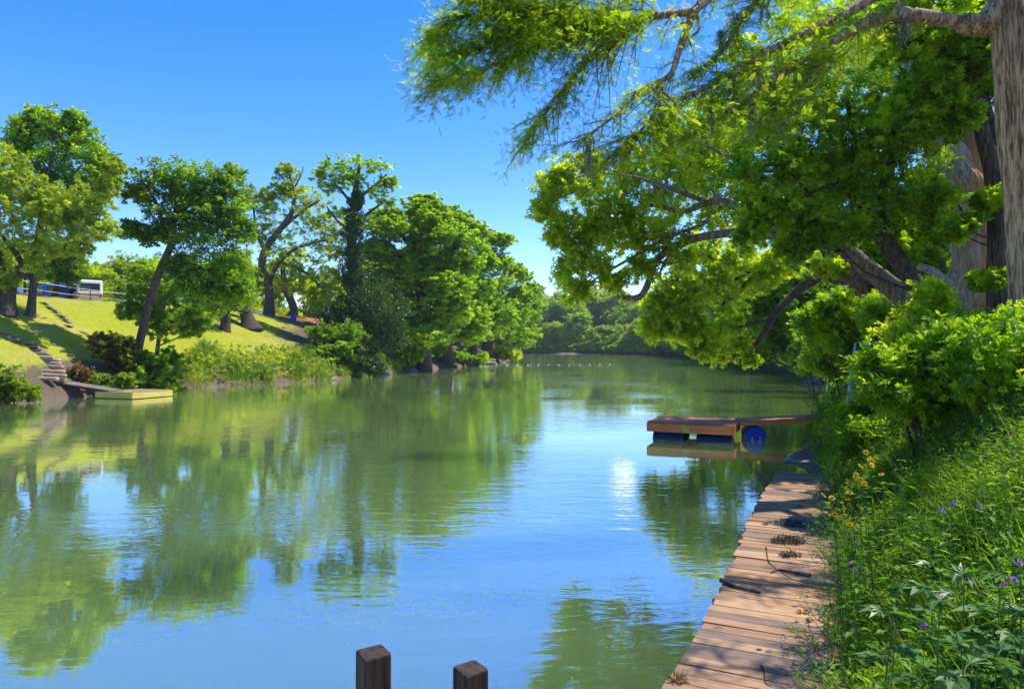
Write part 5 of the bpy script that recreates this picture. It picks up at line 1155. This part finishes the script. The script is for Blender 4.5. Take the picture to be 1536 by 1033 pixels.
lf = dict(spr=1.4, leaf=.22, tmpl=T_SPRIG, clumps=30, per=20, cr=.3)
shrub('dark brownish bush hanging on the slope left of the leaning trunk', Bs(42, (160, 518, 22, 14), (175, 535, 20, 14), (150, 510, 12, 8), (185, 520, 16, 14)), leaf_mat('dull_leaf', (.03, .05, .018), (.08, .10, .03), (.11, .09, .04)), 421, LG, **dict(lf, leaf=.17))
shrub('deep green bush at the foot of the leaning tree beside the dock', Bs(43, (205, 545, 26, 18), (230, 560, 28, 18), (190, 560, 20, 16), (250, 545, 20, 20), (215, 575, 24, 10), (245, 580, 20, 8)), M['leaf_dark'], 422, LG, **lf)
shrub('bright grassy bush at the water edge at the left end of the bank', Bs(34, (12, 578, 20, 13), (42, 588, 16, 9), (-14, 570, 30, 22), (5, 590, 20, 10)), M['reed'], 423, LG, **dict(lf, leaf=.2))
shrub('small pale bush between the ramp and the deep green bush', Bs(39.5, (150, 575, 14, 12), (188, 572, 12, 12), (165, 585, 14, 7)), M['reed'], 424, LG, **dict(lf, leaf=.18))
shrub('dry twiggy brown bush under the ramp', Bs(39.5, (118, 560, 16, 12), (105, 570, 10, 8), (125, 572, 10, 8)), M['brown_leaf'], 425, LG, **dict(lf, leaf=.16, per=10, twigs=14))
shrub('dark shrub under the ivy covered cypress', Bs(63, (500, 535, 26, 16), (530, 545, 26, 14), (480, 520, 20, 14), (560, 548, 20, 10)), M['leaf_ivy'], 426, LG, **lf)
shrub('dark shrub on the slope left of the ivy covered cypress', Bs(64, (500, 505, 24, 16), (525, 500, 22, 18), (480, 500, 16, 10)), M['leaf_dark'], 427, LG, **lf)
shrub('green shrub at the water under the broad cypress', Bs(76, (600, 535, 18, 12), (580, 540, 16, 12), (622, 528, 14, 8)), M['leaf_mid'], 428, LG, **dict(lf, leaf=.3))
shrub('small green shrub between the massive trunks of the far cypresses', Bs(98, (690, 535, 12, 8), (720, 538, 12, 7), (655, 538, 10, 6)), M['leaf_mid'], 429, LG, **dict(lf, leaf=.32))
shrub('low bright shrub near the last cypress at the water', Bs(121, (752, 528, 12, 8), (770, 532, 14, 7), (738, 535, 8, 5)), M['leaf_sun'], 430, LG, **dict(lf, leaf=.36))

# tufted grass of the left slope (uncountable): reeds at the water, short lawn above
def inband(n, xr, yr, cond, rg):
    out = []; tot = 0
    while tot < n:
        x = rg.uniform(*xr, n*2); y = rg.uniform(*yr, n*2); s, H, S, l = river(x, y); k = cond(x, y, s, l); out.append(np.stack([x[k], y[k], s[k]], -1)); tot += k.sum()
    return np.vstack(out)[:n]
def blades(acc, xy, h, rg, w=.1, lean=.5, per=6, spread=.12):
    n = len(xy); idx = np.repeat(np.arange(n), per); p = xy[idx, :2]+rg.normal(size=(n*per, 2))*spread; z = gz(p[:, 0], p[:, 1])
    hh = np.repeat(h*np.ones(n), per)*rg.uniform(.5, 1.2, n*per); d = norm(np.hstack([rg.normal(size=(n*per, 2))*lean, np.ones((n*per, 1))]))
    scatter(acc, (np.array([[0, -w/2, 0], [.5, -w/2*.8, .02], [1, 0, -.22], [.5, w/2*.8, .02]])*1., np.array([[0, 1, 2, 3]])), np.column_stack([p, z-.03]), hh, rg, 1, d, .05, n=norm(rg.normal(size=(n*per, 3))*[1, 1, .2]))
rg = rng(501)
a = Acc()
b = inband(5200, (-28, -6), (40, 80), lambda x, y, s, l: (s > .05) & (s < 3.6+1.5*np.sin(x*.7)) & (l > .5) & (x > -23.5), rg)
blades(a, b, (.45+.4*np.sin(b[:, 0]*1.1)*np.sin(b[:, 1]*.6)+.25*np.sin(b[:, 0]*2.7+b[:, 1]))*rg.uniform(.5, 1.3, len(b))+.12, rg, .09, .6, 9, .22)
b = inband(1500, (-32, -22), (24, 40), lambda x, y, s, l: (s > .05) & (s < 2.2) & (l > .5) & ((y < 34.5) | (x > -23.2)), rg)
blades(a, b, .6, rg, .09, .45, 9, .2)
# scattered leafy clumps among them
b = inband(2600, (-28, -6), (40, 80), lambda x, y, s, l: (s > .1) & (s < 4.) & (l > .5) & (x > -23.5), rg)
scatter(a, T_SPRIG, np.column_stack([b[:, 0], b[:, 1], gz(b[:, 0], b[:, 1])+rg.uniform(.1, .8, len(b))]), .3, rg, .8)
o = build('bank_grass', a, M['reed']); tag(o, 'long bright grass and weeds along the water edge of the left bank', 'grass', kind='stuff')
a = Acc()
b = inband(30000, (-46, -20), (28, 70), lambda x, y, s, l: (s > 2.5) & (s < 14) & (l > .5) & (rg.uniform(size=x.shape) < .35+.65*(y < 60)), rg)
blades(a, b, .075, rg, .25, .7, 3, .25)
o = build('lawn_grass', a, M['grass']); tag(o, 'short sunlit lawn grass on the left slope', 'grass', kind='stuff')
# right bank herb layer
def herbs(acc, sacc, xy, h, leafl, rg, lv=18, tm=TF, lean=.22, base=.12):
    """upright stems, each with narrow leaves all the way up"""
    n = len(xy); z = gz(xy[:, 0], xy[:, 1]); ln_ = rg.normal(size=(n, 2))*lean+np.array([-.06, -.02]); h = h*np.ones(n)
    t = rg.uniform(base, 1, (n, lv)); t.sort(axis=1)
    px = xy[:, 0, None]+ln_[:, :1]*h[:, None]*t*t; py = xy[:, 1, None]+ln_[:, 1:]*h[:, None]*t*t; pz = z[:, None]+h[:, None]*t*(1-.1*np.abs(ln_[:, :1]))
    az = rg.uniform(0, 6.28, (n, lv)); up_ = rg.uniform(.1, 1.0, (n, lv))
    d = np.stack([np.cos(az), np.sin(az), up_], -1).reshape(-1, 3)
    scatter(acc, tm, np.stack([px, py, pz], -1).reshape(-1, 3), (leafl*rg.uniform(.6, 1.25, (n, lv))*(1.15-.5*t)).ravel(), rg, .25, d, .12, n=norm(np.stack([-np.cos(az)*up_, -np.sin(az)*up_, np.ones_like(az)], -1).reshape(-1, 3)+rg.normal(size=(n*lv, 3))*.25))
    if sacc is not None:
        for i in range(n):
            tt = np.linspace(0, 1, 4); q = np.stack([xy[i, 0]+ln_[i, 0]*h[i]*tt*tt, xy[i, 1]+ln_[i, 1]*h[i]*tt*tt, z[i]-.05+h[i]*tt, .005*(1.3-tt)], -1); tube(sacc, q, 4, k=1)
T_lance = T_fold(.2, .2); T_med = T_fold(.34, .15)
def rightband(n, y0, y1, s0, s1, x1=60):
    return inband(n, (-1, 16), (y0, y1), lambda x, y, s, l: (s > s0) & (s < s1) & (l < .5) & (x > 0) & (x/y < .85) & (x/y > .3), rg)
def hk(b): # plants get taller away from the boards
    return np.clip(.16+.30*(b[:, 2]-.05), .14, .62)*np.where(b[:, 1] < 3.6, .6, 1)
a = Acc(); st = Acc()
b = rightband(2600, 2.6, 6.5, .06, 4.2); herbs(a, st, b[:, :2], hk(b)*rg.uniform(.7, 1.25, len(b)), .085, rg, 22, T_lance)
b = rightband(3600, 5.5, 11, .06, 5); herbs(a, st, b[:, :2], hk(b)*1.15*rg.uniform(.7, 1.3, len(b)), .10, rg, 22, T_lance)
b = rightband(5200, 10, 22, .06, 6); herbs(a, None, b[:, :2], (hk(b)*1.1+.1)*rg.uniform(.7, 1.3, len(b)), .12, rg, 18, T_lance)
b = inband(700, (-1, 10), (3.2, 13.5), lambda x, y, s, l: (s > -.02) & (s < .25) & (x > 0), rg); b2 = b.copy(); herbs(a, st, b2[:, :2]-np.array([.03, 0]), .62*rg.uniform(.5, 1.15, len(b)), .085, rg, 22, T_lance, .30, .3)
b = rightband(3600, 2.8, 16, .1, 5); herbs(a, None, b[:, :2], hk(b)*rg.uniform(.6, 1.15, len(b)), .13, rg, 12, T_med)
b = rightband(4200, 2.4, 14, .04, 5); blades(a, b, np.clip(hk(b)*1.2, .1, .6), rg, .028, .5, 7, .06)
b = inband(2600, (8, 34), (20, 100), lambda x, y, s, l: (s > .1) & (s < 7) & (l < .5) & (x/y > .28), rg); herbs(a, None, b[:, :2], .8*rg.uniform(.5, 1.3, len(b)), .26, rg, 14, T_med)
o = build('undergrowth', (a.get()[0], a.get()[1]), M['leaf_weed']); tag(o, 'dense green weeds and grasses covering the right bank beside the boardwalk', 'weeds', kind='stuff')
stem_m = solid('green_stem', (.05, .12, .02), (.09, .18, .03), 9, (1, 1, 1), .6, .1)
straw = Acc(); b = rightband(420, 2.6, 14, .04, 5); blades(straw, b, np.clip(hk(b)*1.5, .2, .8), rg, .016, .45, 4, .08)
o = build('dry_grass', straw, M['straw']); tag(o, 'dry straw coloured blades scattered among the weeds', 'grass', kind='stuff')
o = build('weed_stems', st, stem_m); tag(o, 'thin green stems of the weeds on the right bank', 'weeds', kind='stuff')

# individual plants that stand out
def plant(name, label, cat, top, d, bend, leaves, leafm, tm, group, seed, size=.16, pairs=5, r=.006, flower=None, spread=1.0):
    """one tall herb: the tip pixel and distance fix where it grows"""
    rg = rng(seed); tp = P(top[0], top[1], d); bx, by = tp[0]-bend[0], tp[1]-bend[1]; g = gz1(bx, by); h = tp[2]-g
    root = empty(name, (bx, by, g), label, cat, group); st = Acc(); a = Acc()
    tt = np.linspace(0, 1, 7)[:, None]; pts = np.array([bx, by, g-.05])+np.hstack([np.array([bend])*tt**1.6, (h+.05)*tt])
    tube(st, np.hstack([pts, r*(1.25-tt)]), 6, k=2)
    for i in range(pairs):
        f = .30+.70*(i+.4)/pairs; c = np.array([np.interp(f, tt[:, 0], pts[:, k]) for k in range(3)]); az = rg.uniform(0, 6.28)
        for s_ in (0, math.pi):
            dd = np.array([math.cos(az+s_+rg.normal()*.15), math.sin(az+s_+rg.normal()*.15), .35]); pet = c+unit(dd)*size*.35*spread
            tube(st, [(*c, r*.5), (*((c+pet)/2+[0, 0, .01]), r*.45), (*pet, r*.35)], 4, k=1)
            sz = size*(1.15-.55*f)*rg.uniform(.85, 1.15)
            scatter(a, tm, [pet], sz, rg, .18, [dd*np.array([1, 1, -.1])], .05)
    for k in range(4):
        az = k*1.57+.4; scatter(a, tm, [pts[-1]], size*.38, rg, .3, [np.array([math.cos(az), math.sin(az), .9])], .1)
    build('stem', st, stem_m, root, root.location); build('foliage', a, leafm, root, root.location)
    if flower: flower(root, pts[-1], rg)
    return root
BG = 'large leaved weeds in the foreground right corner'
spots = [(1445, 905, 2.7, 'big lobed leaf weed nearest the centre of the bottom right corner'), (1500, 930, 2.75, 'big lobed leaf weed standing right of centre in the bottom right corner'), (1410, 945, 2.6, 'broad leaved weed left in the cluster at the bottom right corner'),
         (1475, 985, 2.5, 'low lobed leaf weed at the very bottom of the right corner'), (1530, 960, 2.7, 'lobed leaf weed cut by the right edge of the view near the bottom'), (1395, 890, 3.0, 'lobed leaf weed behind the left of the corner cluster'), (1350, 925, 3.0, 'broad leaved weed nearest the boardwalk in the corner cluster'),
         (1530, 880, 3.1, 'lobed leaf weed at the right edge behind the corner cluster'), (1440, 1010, 2.35, 'dark broad leaved weed touching the bottom edge of the view')]
for i, (u, v, d, lab) in enumerate(spots): plant('lobed_leaf_weed', lab, 'plant', (u, v-45), d, (rng(i).normal()*.06, rng(i+50).normal()*.05), 0, M['leaf_big'], T_LOBE3 if i % 3 else T_LOBE5, BG, 600+i, size=.19, pairs=5)
for i, (u, v, d, lab) in enumerate([(1505, 712, 4.2, 'tall weed with pale pointed leaves standing above the others at the right edge'), (1480, 760, 4.4, 'pale leaved weed below the tall one at the right edge'), (1352, 690, 6.0, 'upright dark stemmed weed with pale tip leaves right of the yellow flowers'), (1395, 808, 4.2, 'dark stemmed weed with drooping light leaves in the middle of the weeds'), (1352, 850, 3.9, 'weed with one large white sunlit leaf beside the boardwalk'), (1290, 830, 4.6, 'bluish leaved weed leaning over the boardwalk edge'), (1420, 800, 4.4, 'weed with long narrow spreading leaves in the middle of the weeds')]):
    plant('tall_weed', lab, 'plant', (u, v), d, (rng(i+9).normal()*.08, .03), 0, M['leaf_weed'], T_fold(.42, .18), 'tall single weeds on the right bank', 620+i, size=.13, pairs=6)
def daisy(n, petal, r, cone=.35, sp=.06):
    def f(root, tip, rg):
        for k in range(n):
            c = tip+rg.normal(size=3)*sp*(k > 0)+np.array([0, 0, .02]); nn = unit(rg.normal(size=3)*.5+np.array([-.2, -.5, .7])); a = Acc()
            t0 = unit(np.cross(nn, [0, 0, 1.])); t1 = np.cross(nn, t0); m = 9
            for j in range(m):
                th = j/m*6.283; d = t0*math.cos(th)+t1*math.sin(th); scatter(a, T_leaf(.42), [c], r, rg, .1, [d-nn*.15], .04, n=[nn])
            fl = build('flower_head', a, petal, root, root.location); e_ = Acc(); tube(e_, [(*(c-nn*.004), r*.34), (*(c+nn*.006), r*.30), (*(c+nn*.012), r*.1)], 8, k=1); build('flower_centre', e_, M['flower_eye'], fl, root.location)
    return f
for i, (u, v, d, k, lab) in enumerate([(1303, 690, 6.4, 3, 'yellow flowered stem topmost of the yellow flowers beside the boardwalk'), (1291, 702, 6.2, 3, 'yellow flowered stem second from the top left of the others'), (1284, 715, 6.0, 2, 'yellow flowered stem with a tilted pair of heads left of centre'), (1322, 714, 6.2, 1, 'single yellow flower right of the other yellow flowers'), (1296, 728, 5.8, 2, 'yellow flowered stem in the middle of the yellow patch'), (1275, 742, 5.6, 2, 'yellow flowered stem low in the middle of the patch'),
        (1248, 750, 5.6, 2, 'yellow flowered stem leaning furthest over the boardwalk'), (1252, 775, 5.3, 1, 'single orange yellow flower low over the boards'), (1266, 777, 5.3, 2, 'lowest pair of yellow flowers on the left'), (1275, 790, 5.2, 1, 'lowest single yellow flower of the patch')]):
    plant('yellow_flower_plant', lab, 'flower', (u, v), d, (-.10, -.03), 0, M['leaf_weed'], T_lance, 'yellow flowers beside the boardwalk', 640+i, size=.11, pairs=9, flower=daisy(k, M['yellow_petal'], .032), spread=.3)
for i, (u, v, d, lab) in enumerate([(1524, 846, 3.4, 'purple flower highest at the right edge of the foreground weeds'), (1513, 872, 3.3, 'purple flower lower right of the pair at the right edge'), (1505, 880, 3.35, 'purple flower lower left of the pair at the right edge'), (1386, 944, 3.0, 'blue violet flower near the bottom among big leaves'), (1469, 763, 4.4, 'violet flower beside the pale leaved weed'), (1428, 760, 4.8, 'small violet flower left in the middle of the weeds'), (1412, 765, 4.8, 'smallest dull violet flower leftmost in the middle of the weeds'), (1283, 857, 4.4, 'pale violet flower close to the boardwalk edge')]):
    plant('purple_flower_plant', lab, 'flower', (u, v), d, (.02, .02), 0, M['leaf_weed'], T_lance, 'purple flowers among the weeds', 660+i, size=.08, pairs=7, flower=daisy(2, M['purple_petal'], .018, sp=.014), spread=.3, r=.004)
# arching grass clump at the bottom beside the boards
for i, (u, v, d, lab) in enumerate([(1270, 985, 3.6, 'clump of long arching grass blades spilling onto the boards at the bottom'), (1320, 1000, 3.0, 'second clump of arching grass right of the one spilling on the boards'), (1300, 900, 4.1, 'arching grass clump behind the bottom ones beside the boards')]):
    rg2 = rng(680+i); p = P(u+40, v, d); g = gz1(p[0], p[1]); a = Acc()
    for k in range(46):
        az = rg2.uniform(0, 6.28); l = rg2.uniform(.35, .6); o_ = np.array([math.cos(az), math.sin(az)]); m = 8; t = np.linspace(0, 1, m)
        c = np.stack([p[0]+o_[0]*l*.8*t**1.3, p[1]+o_[1]*l*.8*t**1.3, g+l*(1.15*t-.85*t**2.2)], -1); sd = np.array([-o_[1], o_[0], 0])*.006; w = (1-t**2)[:, None]+.05
        V = np.empty((2*m, 3)); V[0::2] = c-sd*w; V[1::2] = c+sd*w; a.add(V, [[2*j, 2*j+1, 2*j+3, 2*j+2] for j in range(m-1)])
    o = build('grass_clump', a, M['leaf_weed'], None, (p[0], p[1], g)); tag(o, lab, 'grass', 'arching grass clumps')
